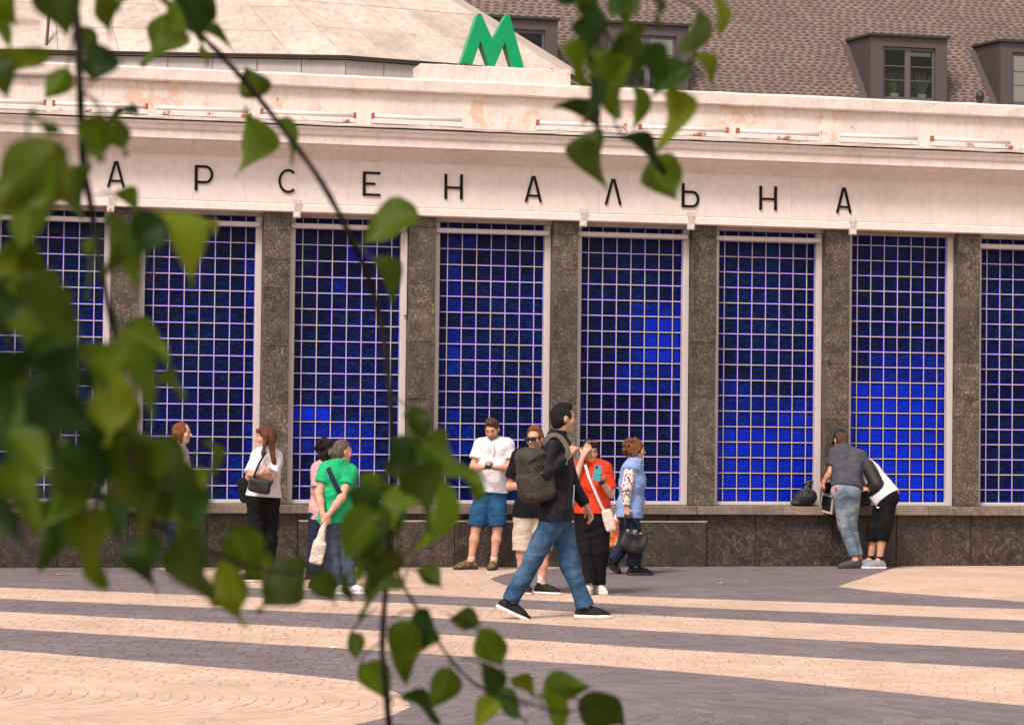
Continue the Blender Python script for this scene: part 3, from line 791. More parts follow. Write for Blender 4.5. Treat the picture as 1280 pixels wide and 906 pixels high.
sb.add([(a, 0.21, b) for a, b in outl], [tuple(reversed(t_)) for t_ in tri]); sb.build('side_return', M_GREENS, msign)
# dark ball-shaped fitting on the parapet
bx, bz = WF.hit(1225, 124, 0.3)
t = wall_thing('outdoor_speaker', bx, 0.3, zp2+0.018, label='small black rounded loudspeaker standing on the parapet near the right dormer', cat='speaker')
rb = 0.058; zc = bz - zp2 - 0.018 + 0.02
mb = MB(); prof2 = [(0.022, 0.0), (0.03, 0.02), (0.05, 0.05), (0.058, 0.085), (0.05, 0.12), (0.03, 0.142), (0.004, 0.15)]
mb.tube([(0, 0, z*1.15) for _, z in prof2], [r for r, _ in prof2], 14); mb.build('shell', M_BLACKP, t, smooth=True)
MB().tube([(-0.02, -0.045, 0.11), (-0.023, -0.058, 0.112)], 0.022, 12).build('grille', M_DORMER, t)

# ================================================================== the house behind: shingled roof with dormers
HZ = 56.0
a0 = at_depth(1088, 128, HZ)
HF = Frame((a0.x, a0.y), R(12.0))
house = empty('apartment_house', (a0.x, a0.y, 0), R(12.0), label='house with a brown shingled mansard roof and grey dormers behind the station', cat='building')
z0 = a0.z - 0.08; SL = R(47)
def roof_hit(px, py):
    d = ray(px, py); p = CAM - HF.o
    # plane z = z0 + tan(SL) * y
    ly, lz = p.dot(HF.n), p.z; dy, dz = d.dot(HF.n), d.z
    tt = (z0 + math.tan(SL)*ly - lz) / (dz - math.tan(SL)*dy)
    q = p + d*tt
    return q.dot(HF.u), (q.z - z0)/math.sin(SL)
xL, xR_ = roof_hit(520, 60)[0], roof_hit(1330, 60)[0]
sTop = roof_hit(900, -25)[1]; sBot = -1.0
rp = lambda x, s, n=0.0: (x, s*math.cos(SL) - n*math.sin(SL), z0 + s*math.sin(SL) + n*math.cos(SL))
sroof = MB().add([rp(xL-1, sBot-2), rp(xR_+1.5, sBot-2), rp(xR_+1.5, sTop+3), rp(xL-1, sTop+3)], [(0, 1, 2, 3)]).build('shingle_roof', M_SHDARK, house)
MB().box(xL-1, xR_+1.5, -1.2, 6, 0.0, z0-0.9).build('house_wall', M_LINTEL, house)
DX = [HF.X(p, 45, 0.0) for p in (1089, 1251, 761, 595)]; DW = HF.X(1184, 47, 0.0) - HF.X(1089, 43, 0.0); DT = HF.Z(1089, 45, 0.0)
row = 0.118; tab = 0.215
sh = []
nrow = int((sTop - sBot)/row) + 1
for r_ in range(nrow):
    s = sBot + r_*row
    xx = xL - 0.6 + (r_ % 2)*tab*0.5 + rng.uniform(-0.04, 0.04)
    while xx < xR_ + 0.8:
        w = tab*rng.uniform(0.9, 1.12)
        sh.append((xx, s, w)); xx += w
def shingle_geo(mb, xx, s, w, tones, sm=0.004):
    """upper strip across, one tab hanging below it; the other half of the course stays open to the dark underlay"""
    tw = w*rng.uniform(0.42, 0.52); h = row
    tn = rng.random()
    for (a, b, c, d_, lift) in ((xx, xx+w-0.003, s+h*0.55, s+h*1.02, 0.006), (xx+0.01, xx+0.01+tw, s+0.002, s+h*0.56, 0.011)):
        v = [rp(a, c, lift), rp(b, c, lift), rp(b, d_, lift-0.005), rp(a, d_, lift-0.005), rp(a, c, 0.0), rp(b, c, 0.0), rp(b, d_, 0.0), rp(a, d_, 0.0)]
        mb.add(v, [(0, 1, 2, 3), (4, 5, 1, 0), (5, 6, 2, 1), (7, 4, 0, 3)]); tones += [tn*0.7 + rng.random()*0.3]*4
# nearest and in view: courses just above the parapet, right of the leaves
cand = [i for i, (xx, s, w) in enumerate(sh) if roof_hit(880, 60)[0] < xx < roof_hit(1050, 60)[0] and 0.1 < s < 2.4]
single = set(cand[:300])
rm, rt = MB(), []
for i, (xx, s, w) in enumerate(sh):
    if i in single:
        mb, tn = MB(), []; shingle_geo(mb, xx, s, w, tn); me = mb.mesh('shingle', M_SHING); tone_attr(me, tn); link('shingle', me, sroof)
    else: shingle_geo(rm, xx, s, w, rt)
me = rm.mesh('shingle_courses', M_SHING); tone_attr(me, rt); link('shingle_courses', me, sroof, kind='stuff')
dep = (DT - 0.0 - z0)/math.tan(SL)
wz0, wz1 = HF.Z(1104, 124.0, 0.0), HF.Z(1104, 58.0, 0.0)
wx0, wx1 = HF.X(1103.5, 90, 0.0) - DX[0], HF.X(1169, 90, 0.0) - DX[0]
for q, dx in enumerate(DX):
    d_ = MB(); e = 0.0
    zb_ = z0 - 0.6
    # front surround with the window opening, cheeks, all of seamed sheet
    for (a, b, c, f) in ((dx, dx+wx0, zb_, DT), (dx+wx1, dx+DW, zb_, DT), (dx+wx0, dx+wx1, wz1, DT), (dx+wx0, dx+wx1, zb_, wz0)):
        d_.box(a, b, -0.02, 0.10, c, f)
    dm = d_.build('dormer', M_DORTRIM, house)
    yb = dep + 0.15
    MB().add([(dx+0.004, 0.101, z0-0.1), (dx+0.004, 0.101, DT-0.002), (dx+0.004, yb, DT+0.10)], [(0, 2, 1)]).build('dormer_cheek', M_DORMER, dm)
    MB().add([(dx+DW-0.004, 0.101, z0-0.1), (dx+DW-0.004, 0.101, DT-0.002), (dx+DW-0.004, yb, DT+0.10)], [(0, 1, 2)]).build('dormer_cheek', M_DORMER, dm)
    for k in range(1, 6):
        yy = dep*k/6.0
        MB().box(dx-0.004, dx+0.003, yy-0.008, yy+0.008, z0+yy*math.tan(SL)-0.05, DT-0.03).build('cheek_seam', M_DORTRIM, dm)
    # flashing along the roof
    for xx in (dx-0.16, dx+DW+0.005):
        MB().add([rp(xx, -0.9, 0.03), rp(xx+0.155, -0.9, 0.03), rp(xx+0.155, (DT-z0)/math.sin(SL)*1.02, 0.03), rp(xx, (DT-z0)/math.sin(SL)*1.02, 0.03),
                  rp(xx, -0.9, 0.0), rp(xx, (DT-z0)/math.sin(SL)*1.02, 0.0)], [(0, 1, 2, 3), (4, 0, 3, 5)]).build('flashing', M_DORTRIM, dm)
    MB().add([(dx-0.05, -0.10, DT), (dx+DW+0.05, -0.10, DT), (dx+DW+0.05, yb, DT+0.12), (dx-0.05, yb, DT+0.12),
              (dx-0.05, -0.10, DT+0.06), (dx+DW+0.05, -0.10, DT+0.06), (dx+DW+0.05, yb, DT+0.18), (dx-0.05, yb, DT+0.18)],
             [(0, 3, 2, 1), (4, 5, 6, 7), (0, 1, 5, 4), (1, 2, 6, 5), (3, 0, 4, 7)]).build('dormer_roof', M_DORCAP, dm)
    X0, X1 = dx+wx0, dx+wx1
    wn_ = MB().box(X0+0.003, X1-0.003, 0.05, 0.09, wz0+0.003, wz0+0.07).box(X0+0.003, X1-0.003, 0.05, 0.09, wz1-0.07, wz1-0.003)
    wn_.box(X0+0.003, X0+0.06, 0.05, 0.09, wz0+0.071, wz1-0.071).box(X1-0.06, X1-0.003, 0.05, 0.09, wz0+0.071, wz1-0.071)
    xm = (X0+X1)/2 - 0.02
    wn_.box(xm-0.07, xm+0.07, 0.045, 0.09, wz0+0.071, wz1-0.071)
    wn_ = wn_.build('window_frame', M_PVC, dm)
    for (a, b) in ((X0+0.06, xm-0.07), (xm+0.07, X1-0.06)):
        MB().quad((a, 0.07, wz0+0.07), (b, 0.07, wz0+0.07), (b, 0.07, wz1-0.07), (a, 0.07, wz1-0.07)).build('pane', M_PANE, wn_)
        for f in (0.36, 0.66):
            zz = wz0 + 0.07 + (wz1-wz0-0.14)*f
            MB().box(a+0.001, b-0.001, 0.056, 0.069, zz-0.011, zz+0.011).build('glazing_bar', M_PVC, wn_)
    MB().add([(X0, 0.095, wz0), (X1, 0.095, wz0), (X1, 0.095, wz1), (X0, 0.095, wz1), (X0, 0.9, wz0), (X1, 0.9, wz0), (X1, 0.9, wz1), (X0, 0.9, wz1)],
             [(4, 5, 6, 7), (0, 1, 5, 4), (3, 7, 6, 2), (0, 4, 7, 3), (1, 2, 6, 5)]).build('room', M_ROOM, dm)
    if q in (1, 2):
        lo = wz0+0.45 if q == 2 else wz0+0.08
        for (a, b) in ((X0+0.07, xm-0.075), (xm+0.075, X1-0.07)):
            MB().box(a-.012, b+.012, 0.076, 0.086, lo, wz1-0.071).build('blind', M_BLIND, dm)
    if q == 0:
        MB().box(xm+0.08, X1-0.07, 0.10, 0.115, wz1-0.19, wz1-0.10).build('blind', NT('green_blind', (0.35, 0.46, 0.26, 1), 0.8).m, dm)
# two potted plants standing behind the panes of the right dormer
M_POT = NT('white_pot', (0.78, 0.74, 0.66, 1), 0.5).m
kp = NT('house_plant', (0.10, 0.19, 0.04, 1), 0.5); kp.color(kp.ramp(kp.noise(18, 2), [(0.3, (0.07, 0.15, 0.03, 1)), (0.7, (0.26, 0.36, 0.08, 1))])); M_HP = kp.m
for (pxx, hh, lb) in ((1115.5, 0.36, 'small spiky plant in a white pot behind the left pane of the dormer window'), (1150, 0.68, 'taller spiky plant in a white pot behind the right pane of the dormer window')):
    x = HF.X(pxx, 120, 0.3); zb_ = wz0 + 0.005
    w = HF.o + HF.u*x + HF.n*0.26
    t = empty('potted_plant', (w.x, w.y, zb_), R(12.0), label=lb, cat='plant')
    w2 = 0.10
    mb = MB().add([(-w2*.8, -w2*.8, 0), (w2*.8, -w2*.8, 0), (w2*.8, w2*.8, 0), (-w2*.8, w2*.8, 0), (-w2, -w2, .17), (w2, -w2, .17), (w2, w2, .17), (-w2, w2, .17)],
                  [(0, 3, 2, 1), (4, 5, 6, 7), (0, 1, 5, 4), (1, 2, 6, 5), (2, 3, 7, 6), (3, 0, 4, 7)]); mb.build('pot', M_POT, t)
    for k in range(11):
        an = rng.uniform(0, 6.28); tl = rng.uniform(0.05, 0.5); L = hh*rng.uniform(0.5, 1.0)*(1.0-0.4*tl)
        b0 = Vector((math.cos(an)*0.05, math.sin(an)*0.05, 0.165)); dr = Vector((math.cos(an)*tl, math.sin(an)*tl, 1)).normalized()
        MB().tube([b0, b0+dr*L*0.35, b0+dr*L*0.75+Vector((math.cos(an), math.sin(an), 0))*0.02, b0+dr*L], [0.018, 0.026, 0.018, 0.002], 5).build('leaf', M_HP, t)
# ================================================================== figures: smooth solids grown from joints
class Solid:
    """implicit solid made of blended limbs, meshed as one continuous surface"""
    def __init__(s): s.ops = []
    def cone(s, a, b, ra, rb, k=0.02, flat=0, op='u'):
        s.ops.append(('c', np.array(a, float), np.array(b, float), ra, rb, k, flat, op)); return s
    def ell(s, c, r, rot=None, k=0.02, op='u'):
        s.ops.append(('e', np.array(c, float), np.array(r, float), np.array(rot if rot is not None else np.eye(3), float), k, op)); return s
    def box(s, c, half, rot=None, rad=0.01, k=0.01, op='u'):
        s.ops.append(('b', np.array(c, float), np.array(half, float), np.array(rot if rot is not None else np.eye(3), float), rad, k, op)); return s
    def plane(s, p, n):
        """keep the side the normal points to"""
        s.ops.append(('p', np.array(p, float), np.array(n, float) / np.linalg.norm(n))); return s
    def wrinkle(s, amp, seed=0, freq=(28, 28, 46), centre=None):
        s.ops.append(('w', amp, seed, freq)); return s
    def bounds(s):
        lo, hi = np.full(3, 1e9), np.full(3, -1e9)
        for o in s.ops:
            if o[0] == 'c' and o[7] == 'u':
                r = max(o[3], o[4]); lo = np.minimum(lo, np.minimum(o[1], o[2]) - r); hi = np.maximum(hi, np.maximum(o[1], o[2]) + r)
            elif o[0] == 'e' and o[5] == 'u':
                r = o[2].max(); lo = np.minimum(lo, o[1]-r); hi = np.maximum(hi, o[1]+r)
            elif o[0] == 'b' and o[6] == 'u':
                r = np.linalg.norm(o[2]); lo = np.minimum(lo, o[1]-r); hi = np.maximum(hi, o[1]+r)
        return lo, hi
    def grid(s, h):
        lo, hi = s.bounds(); pad = 0.035
        lo -= pad; hi += pad
        n = np.ceil((hi-lo)/h).astype(int) + 1
        ax = [lo[i] + h*np.arange(n[i]) for i in range(3)]
        F = np.full(n, 0.5, np.float32)
        def window(a, b):
            i0 = np.maximum(0, np.floor((a-lo)/h).astype(int)); i1 = np.minimum(n, np.ceil((b-lo)/h).astype(int)+1)
            sl = tuple(slice(i0[q], i1[q]) for q in range(3))
            g = np.meshgrid(ax[0][sl[0]], ax[1][sl[1]], ax[2][sl[2]], indexing='ij')
            return sl, g
        def blend(A, d, k, op):
            if op == 's':
                hh = np.clip(0.5 - 0.5*(A + d)/k, 0, 1); return A*(1-hh) + (-d)*hh + k*hh*(1-hh)
            hh = np.clip(0.5 + 0.5*(A - d)/k, 0, 1); return A*(1-hh) + d*hh - k*hh*(1-hh)
        for o in s.ops:
            if o[0] == 'c':
                _, a, b, ra, rb, k, flat, op = o
                r = max(ra, rb) + 0.06 + k
                sl, (X, Y, Z) = window(np.minimum(a, b)-r, np.maximum(a, b)+r)
                ba = b-a; L2 = max(ba @ ba, 1e-9)
                t0 = ((X-a[0])*ba[0] + (Y-a[1])*ba[1] + (Z-a[2])*ba[2]) / L2; t = np.clip(t0, 0, 1)
                d = np.sqrt((X-a[0]-t*ba[0])**2 + (Y-a[1]-t*ba[1])**2 + (Z-a[2]-t*ba[2])**2) - (ra + (rb-ra)*t)
                if flat & 1: d = np.maximum(d, (t0-1)*math.sqrt(L2))
                if flat & 2: d = np.maximum(d, -t0*math.sqrt(L2))
                F[sl] = blend(F[sl], d, k, op)
            elif o[0] in 'eb':
                c, r, rot = o[1], o[2], o[3]; rr = np.linalg.norm(r) if o[0] == 'b' else r.max()
                k, op = o[-2], o[-1]
                w = rr + 0.06 + k
                sl, (X, Y, Z) = window(c-w, c+w)
                P = np.stack([X-c[0], Y-c[1], Z-c[2]], -1) @ rot      # columns of rot are the local axes
                if o[0] == 'e':
                    k0 = np.linalg.norm(P/r, axis=-1); k1 = np.maximum(np.linalg.norm(P/(r*r), axis=-1), 1e-6); d = k0*(k0-1)/k1
                else:
                    rad = o[4]; q = np.abs(P) - (r-rad)
                    d = np.linalg.norm(np.maximum(q, 0), axis=-1) + np.minimum(q.max(-1), 0) - rad
                F[sl] = blend(F[sl], d, k, op)
            elif o[0] == 'p':
                _, p, nn = o
                X, Y, Z = np.meshgrid(*ax, indexing='ij', sparse=True)
                F = np.maximum(F, -((X-p[0])*nn[0] + (Y-p[1])*nn[1] + (Z-p[2])*nn[2])).astype(np.float32)
            elif o[0] == 'w':
                _, amp, seed, fr = o
                rg = np.random.RandomState(seed)
                X, Y, Z = np.meshgrid(*ax, indexing='ij', sparse=True)
                acc = 0
                for q in range(5):
                    f = rg.normal(size=3)*np.array(fr)*(0.5+0.35*q)*0.6; ph = rg.uniform(0, 6.28)
                    acc = acc + np.sin(X*f[0] + Y*f[1] + Z*f[2] + ph)/(1+0.5*q)
                F = (F + amp*0.55*acc).astype(np.float32)
        return F, lo
    def mesh(s, name, h, mat, colfn=None):
        F, lo = s.grid(h); V, Q = nets(F, lo, h)
        return np_mesh(name, V, Q, mat, colfn)
    def build(s, name, h, mat, parent, colfn=None, **kw):
        return link(name, s.mesh(name, h, mat, colfn), parent, **kw)
def nets(F, lo, h):
    S = F < 0
    n = np.array(F.shape)
    c = np.zeros(n-1, np.int8)
    offs = [(i, j, k) for i in (0, 1) for j in (0, 1) for k in (0, 1)]
    for (i, j, k) in offs: c += S[i:n[0]-1+i, j:n[1]-1+j, k:n[2]-1+k]
    act = (c > 0) & (c < 8)
    idx = np.argwhere(act); N = len(idx)
    vals = np.stack([F[idx[:, 0]+i, idx[:, 1]+j, idx[:, 2]+k] for i, j, k in offs], 1)
    O = np.array(offs, float); acc = np.zeros((N, 3)); cnt = np.zeros(N)
    for a in range(8):
        for b in range(a+1, 8):
            if np.abs(O[a]-O[b]).sum() != 1: continue
            mk = (vals[:, a] < 0) != (vals[:, b] < 0)
            t = vals[:, a]/np.where(mk, vals[:, a]-vals[:, b], 1)
            acc += np.where(mk[:, None], O[a] + t[:, None]*(O[b]-O[a]), 0); cnt += mk
    V = lo + h*(idx + acc/cnt[:, None])
    vid = np.full(n-1, -1, np.int64); vid[act] = np.arange(N)
    quads = []
    for axx in range(3):
        u, v = (axx+1) % 3, (axx+2) % 3
        A = [slice(None)]*3; B = [slice(None)]*3
        A[axx] = slice(0, n[axx]-1); B[axx] = slice(1, n[axx])
        s0, s1 = S[tuple(A)], S[tuple(B)]
        e = np.argwhere(s0 != s1)
        e = e[(e[:, u] > 0) & (e[:, v] > 0) & (e[:, u] < n[u]-1) & (e[:, v] < n[v]-1)]
        sg = s0[e[:, 0], e[:, 1], e[:, 2]]
        def cell(du, dv):
            q = e.copy(); q[:, u] -= du; q[:, v] -= dv; return vid[q[:, 0], q[:, 1], q[:, 2]]
        q = np.stack([cell(1, 1), cell(0, 1), cell(0, 0), cell(1, 0)], 1)
        q[~sg] = q[~sg][:, ::-1]
        quads.append(q)
    Q = np.concatenate(quads); Q = Q[(Q >= 0).all(1)]
    return V, Q
def np_mesh(name, V, Q, mat, colfn=None):
    me = bpy.data.meshes.new(name)
    me.vertices.add(len(V)); me.vertices.foreach_set('co', V.astype(np.float32).ravel())
    me.loops.add(Q.size); me.loops.foreach_set('vertex_index', Q.astype(np.int32).ravel())
    me.polygons.add(len(Q)); me.polygons.foreach_set('loop_start', np.arange(0, Q.size, 4, dtype=np.int32)); me.polygons.foreach_set('loop_total', np.full(len(Q), 4, np.int32))
    me.polygons.foreach_set('use_smooth', np.ones(len(Q), bool))
    me.update(calc_edges=True)
    for mt in (mat if isinstance(mat, (list, tuple)) else [mat]): me.materials.append(mt)
    if colfn is not None:
        C = np.ones((len(V), 4), np.float32); C[:, :3] = colfn(V)
        a = me.color_attributes.new('Col', 'FLOAT_COLOR', 'POINT'); a.data.foreach_set('color', C.ravel())
    return me
nrmz = lambda v: v/max(np.linalg.norm(v), 1e-9)
A3 = lambda *a: np.array(a, float)

# ------------------------------------------------------------------ cloth, skin, hair
def skin_mat():
    k = NT('skin', rough=0.5, spec=0.35)
    a = k.n('ShaderNodeAttribute'); a.attribute_name = 'Col'
    c = k.mix(1.0, a.outputs['Color'], k.ramp(k.noise(30, 3), [(0.3, 0.92), (0.7, 1.06)]), 'MULTIPLY')
    k.color(c); k.b.inputs['Subsurface Weight'].default_value = 0.08; k.b.inputs['Subsurface Radius'].default_value = (0.02, 0.008, 0.004)
    return k.m
M_SKIN = skin_mat()
def cloth(name, c, c2=None, rough=0.85, wr=0.42, scale=8.0, fine=320, wear=0.0, wearcol=None):
    k = NT(name, c, rough, 0.12)
    n = k.noise(scale, 5, 0.6, k.mapping((1, 1, 1.5)), 0.6); f = k.noise(fine, 2, 0.5)
    cc = k.mix(k.ramp(n, [(0.35, 0.0), (0.7, 1.0)]), c, c2 or tuple(x*0.78 for x in c[:3]) + (1,))
    if wear: cc = k.mix(k.ramp(k.noise(3.2, 4, 0.6), [(0.48, 0.0), (0.68, wear)]), cc, wearcol)
    cc = k.mix(1.0, cc, k.ramp(f, [(0.3, 0.86), (0.7, 1.12)]), 'MULTIPLY')
    k.color(cc); w2 = k.noise(5.0, 3, .5, k.mapping((1.0, 1.0, 1.7), (.7, .5, .3)), 1.2)
    k.bump(k.math('ADD', n, k.math('MULTIPLY', w2, 1.6)), wr, 0.035)
    return k.m
def hair_mat(name, c, c2):
    k = NT(name, c, 0.5, 0.18)
    n = k.noise(40, 4, 0.6, k.mapping((2.5, 2.5, 0.35)))
    k.color(k.ramp(n, [(0.35, c), (0.7, c2)])); k.bump(n, 1.0, 0.02); return k.m

# ------------------------------------------------------------------ one person
class Person:
    def __init__(s, label, feet, skin=(0.50, 0.275, 0.19), size=1.0, female=False, bulk=1.0):
        """feet = pixel where the feet stand; joints are then given as (px, py, metres towards the back)"""
        g = ground_pt(*feet); s.o = np.array([g.x, g.y, 0.0]); s.Y = g.y
        s.root = empty('person', (g.x, g.y, 0), label=label, cat='person')
        s.skin = skin; s.k = size; s.female = female; s.b = bulk; s.j = {}
    def P(s, px, py, dy=0.0):
        return np.array(at_depth(px, py, s.Y + dy)) - s.o
    def joints(s, **kw):
        for n, v in kw.items(): s.j[n] = s.P(*v)
        # feet that stand flat are set on the ground
        return s
    def head(s, px, py, dy, yaw, pitch=0, tilt=0):
        """yaw 0 faces the camera, 90 faces right, 180 away; pitch > 0 looks down"""
        s.hc = s.P(px, py, dy)
        y = R(yaw); fw = A3(math.sin(y), -math.cos(y), 0); sd = A3(math.cos(y), math.sin(y), 0)   # sd: the figure's left... screen right when facing us
        up = A3(0, 0, 1); p = R(pitch)
        f2 = fw*math.cos(p) - up*math.sin(p); u2 = up*math.cos(p) + fw*math.sin(p)
        t = R(tilt); s2 = sd*math.cos(t) + u2*math.sin(t); u3 = u2*math.cos(t) - sd*math.sin(t)
        s.hr = np.stack([s2, f2, u3], 1); return s
    def H(s, x, y, z): return s.hc + s.hr @ (A3(x, y, z)*s.k)
    def forward(s):
        a = s.j['sh_b'] - s.j['sh_a']; f = nrmz(np.cross(A3(0, 0, 1), nrmz(a)))
        return f if f @ s.facing > 0 else -f
    def torso(s, S, inf=0.0, k=0.04, waist=1.0, belly=0.0, bust=0.0, hipr=None):
        j, b = s.j, s.b*s.k
        c = (j['sh_a']+j['sh_b'])/2; h = (j['hip_a']+j['hip_b'])/2; up = nrmz(c-h)
        S.cone(j['sh_a']*0.88+c*0.12, j['sh_b']*0.88+c*0.12, .060*b+inf, .060*b+inf, k)
        for q in 'ab':
            sh, hp = j['sh_'+q], j['hip_'+q]
            S.cone(sh*0.50+c*0.50-up*.07, sh*0.36+c*0.64-up*.22*s.k, .100*b+inf, .098*b+inf, k)
            S.cone(sh*0.36+c*0.64-up*.22*s.k, hp*0.62+h*0.38+up*.10, .098*b+inf, .092*b*waist+inf, k)
            S.cone(hp*0.62+h*0.38+up*.10, hp*0.85+h*0.15, .092*b*waist+inf, (hipr or .100*b)+inf, k)
            S.cone(j['neck'], sh*0.8+c*0.2, .045*b+inf, .050*b+inf, k)
        f = s.forward()
        if bust:
            for q in 'ab': S.ell(j['sh_'+q]*0.48+c*0.52-up*.165+f*(.062*b), A3(.062, .062, .066)*bust+inf, k=.05)
        if belly: S.ell(h*0.72+c*0.28+f*.055, A3(.13, .13, .14)*belly+inf, k=.06)
        return S
    def body(s, hands=None, h=0.0085, **tk):
        S = Solid(); j, b = s.j, s.b*s.k; s.facing = s.hr[:, 1] if not hasattr(s, 'facing') else s.facing
        s.torso(S, **tk)
        neck_top = s.H(0, -.015, -.075)
        S.cone(j['neck'], neck_top, .058*b, .052*s.k, .03)
        for q in 'ab':
            if 'el_'+q in j:
                S.cone(j['sh_'+q], j['el_'+q], .050*b, .040*b, .03)
                S.cone(j['el_'+q], j['el_'+q]*.62+j['wr_'+q]*.38, .041*b, .038*b, .02); S.cone(j['el_'+q]*.62+j['wr_'+q]*.38, j['wr_'+q], .038*b, .025*s.k, .02)
            S.cone(j['hip_'+q], j['kn_'+q], .086*b, .054*b, .04)
            S.cone(j['kn_'+q], j['kn_'+q]*.66+j['an_'+q]*.34, .052*b, .054*b, .03); S.cone(j['kn_'+q]*.66+j['an_'+q]*.34, j['an_'+q], .052*b, .034*s.k, .03)
            f = s.feet[q]; S.cone(j['an_'+q], f['O'] + f['d']*.10*s.k + f['u']*.035, .034*s.k, .030*s.k, .03)
        # head
        kk = s.k; hr = s.hr
        S.ell(s.H(0, -.012, .028), A3(.074, .094, .092)*kk, hr, .02)
        S.ell(s.H(0, .022, -.045), A3(.054, .064, .070)*kk, hr, .035)
        S.ell(s.H(0, .060, -.092), A3(.024, .022, .020)*kk, hr, .03)
        S.cone(s.H(0, .083, .010), s.H(0, .106, -.026), .008*kk, .0135*kk, .012)
        S.cone(s.H(-.035, .078, .027), s.H(.035, .078, .027), .011*kk, .011*kk, .016)
        for e in (-1, 1):
            S.ell(s.H(e*.031, .092, .006), A3(.015, .012, .010)*kk, hr, .010, 's')
            S.ell(s.H(e*.030, .075, .006), A3(.013, .013, .012)*kk, hr, .003)
            S.ell(s.H(e*.040, .058, -.025), A3(.024, .022, .026)*kk, hr, .02)
            S.ell(s.H(e*.077, -.012, -.008), A3(.010, .020, .032)*kk, hr, .006)
        S.ell(s.H(0, .080, -.055), A3(.023, .010, .009)*kk, hr, .006)
        for q, hd in (hands or {}).items(): s.hand(S, j['wr_'+q], **hd)
        sk = np.array(s.skin)
        def cf(V):
            C = np.tile(sk, (len(V), 1)); L = (V - s.hc) @ hr / kk
            def spot(c, r, colr, pw=1.0):
                d = np.linalg.norm((L-np.array(c))/np.array(r), axis=1); w = np.clip(1.5-d, 0, 1)[:, None]*pw
                C[:] = C*(1-w) + np.array(colr)*w
            for e in (-1, 1):
                spot((e*.031, .086, .007), (.015, .02, .007), (.035, .022, .018)); spot((e*.034, .085, .028), (.022, .02, .006), s.brow, .8)
                spot((e*.042, .07, -.03), (.02, .03, .018), sk*A3(1.12, .85, .8), .5)
            spot((0, .09, -.056), (.022, .02, .008), sk*A3(.8, .48, .5), .9)
            if getattr(s, 'beard', None) is not None:
                m = np.clip((-.040-L[:, 2])/.02, 0, 1)*np.clip((L[:, 1]-.0)/.02, 0, 1)*np.clip((.14+L[:, 2])/.02, 0, 1)*(np.linalg.norm(L, axis=1) < .17)
                C[:] = C*(1-.7*m[:, None]) + s.beard*.7*m[:, None]
            return C
        return S.build('body', h, M_SKIN, s.root, cf)
    brow = (.05, .03, .022)
    def hand(s, S, w, d, n, curl=0.4, spread=1.0):
        """wrist w, direction d of the fingers, n = the way the palm faces; thumb on the +s side"""
        kk = s.k*.98; d = nrmz(np.array(d, float)); n = np.array(n, float); n = nrmz(n - d*(n @ d)); sd = np.cross(d, n)*(1 if spread > 0 else -1); sp = abs(spread)
        for o in (-.024, 0, .024): S.cone(w + sd*o*.6*kk, w + d*.085*kk + sd*o*kk, .017*kk, .0145*kk, .012)
        for i, (o, L) in enumerate(((-.034, .058), (-.012, .072), (.011, .078), (.033, .068))):
            b0 = w + d*.085*kk + sd*o*kk; fan = sd*(o*1.6)*(sp-1)
            d1 = nrmz(d*math.cos(curl*.8) + n*math.sin(curl*.8) + fan); d2 = nrmz(d*math.cos(curl*1.9) + n*math.sin(curl*1.9) + fan)
            m_ = b0 + d1*L*.52*kk; S.cone(b0, m_, .0098*kk, .009*kk, .004); S.cone(m_, m_ + d2*L*.5*kk, .009*kk, .0075*kk, .004)
        t0 = w + d*.025*kk + sd*.024*kk; t1 = t0 + nrmz(d*.6 + sd*.75 + n*.25)*.045*kk; S.cone(t0, t1, .014*kk, .0115*kk, .01); S.cone(t1, t1 + nrmz(d*.9 + sd*.15 + n*.4)*.034*kk, .0115*kk, .0085*kk, .006)
    def foot(s, q, yaw, lift=0.0):
        """yaw 0 = toe points at the camera, 90 = right, -90 = left; lift tilts the heel up"""
        y = R(yaw); d = A3(math.sin(y), -math.cos(y), 0); u = A3(0, 0, 1); p = R(lift)
        d2 = d*math.cos(p) - u*math.sin(p); u2 = u*math.cos(p) + d*math.sin(p)
        if not hasattr(s, 'feet'): s.feet = {}
        A = s.j['an_'+q].copy()
        if lift == 0: A[2] = .095*s.k; s.j['an_'+q] = A
        else:
            # rest the ball of the foot on the ground
            O = A - u2*.095*s.k; ball = O + d2*.135*s.k; A[2] -= ball[2] - 0.004; s.j['an_'+q] = A
        s.feet[q] = dict(O=A - u2*.095*s.k, d=d2, u=u2, s=np.cross(d2, u2)); return s
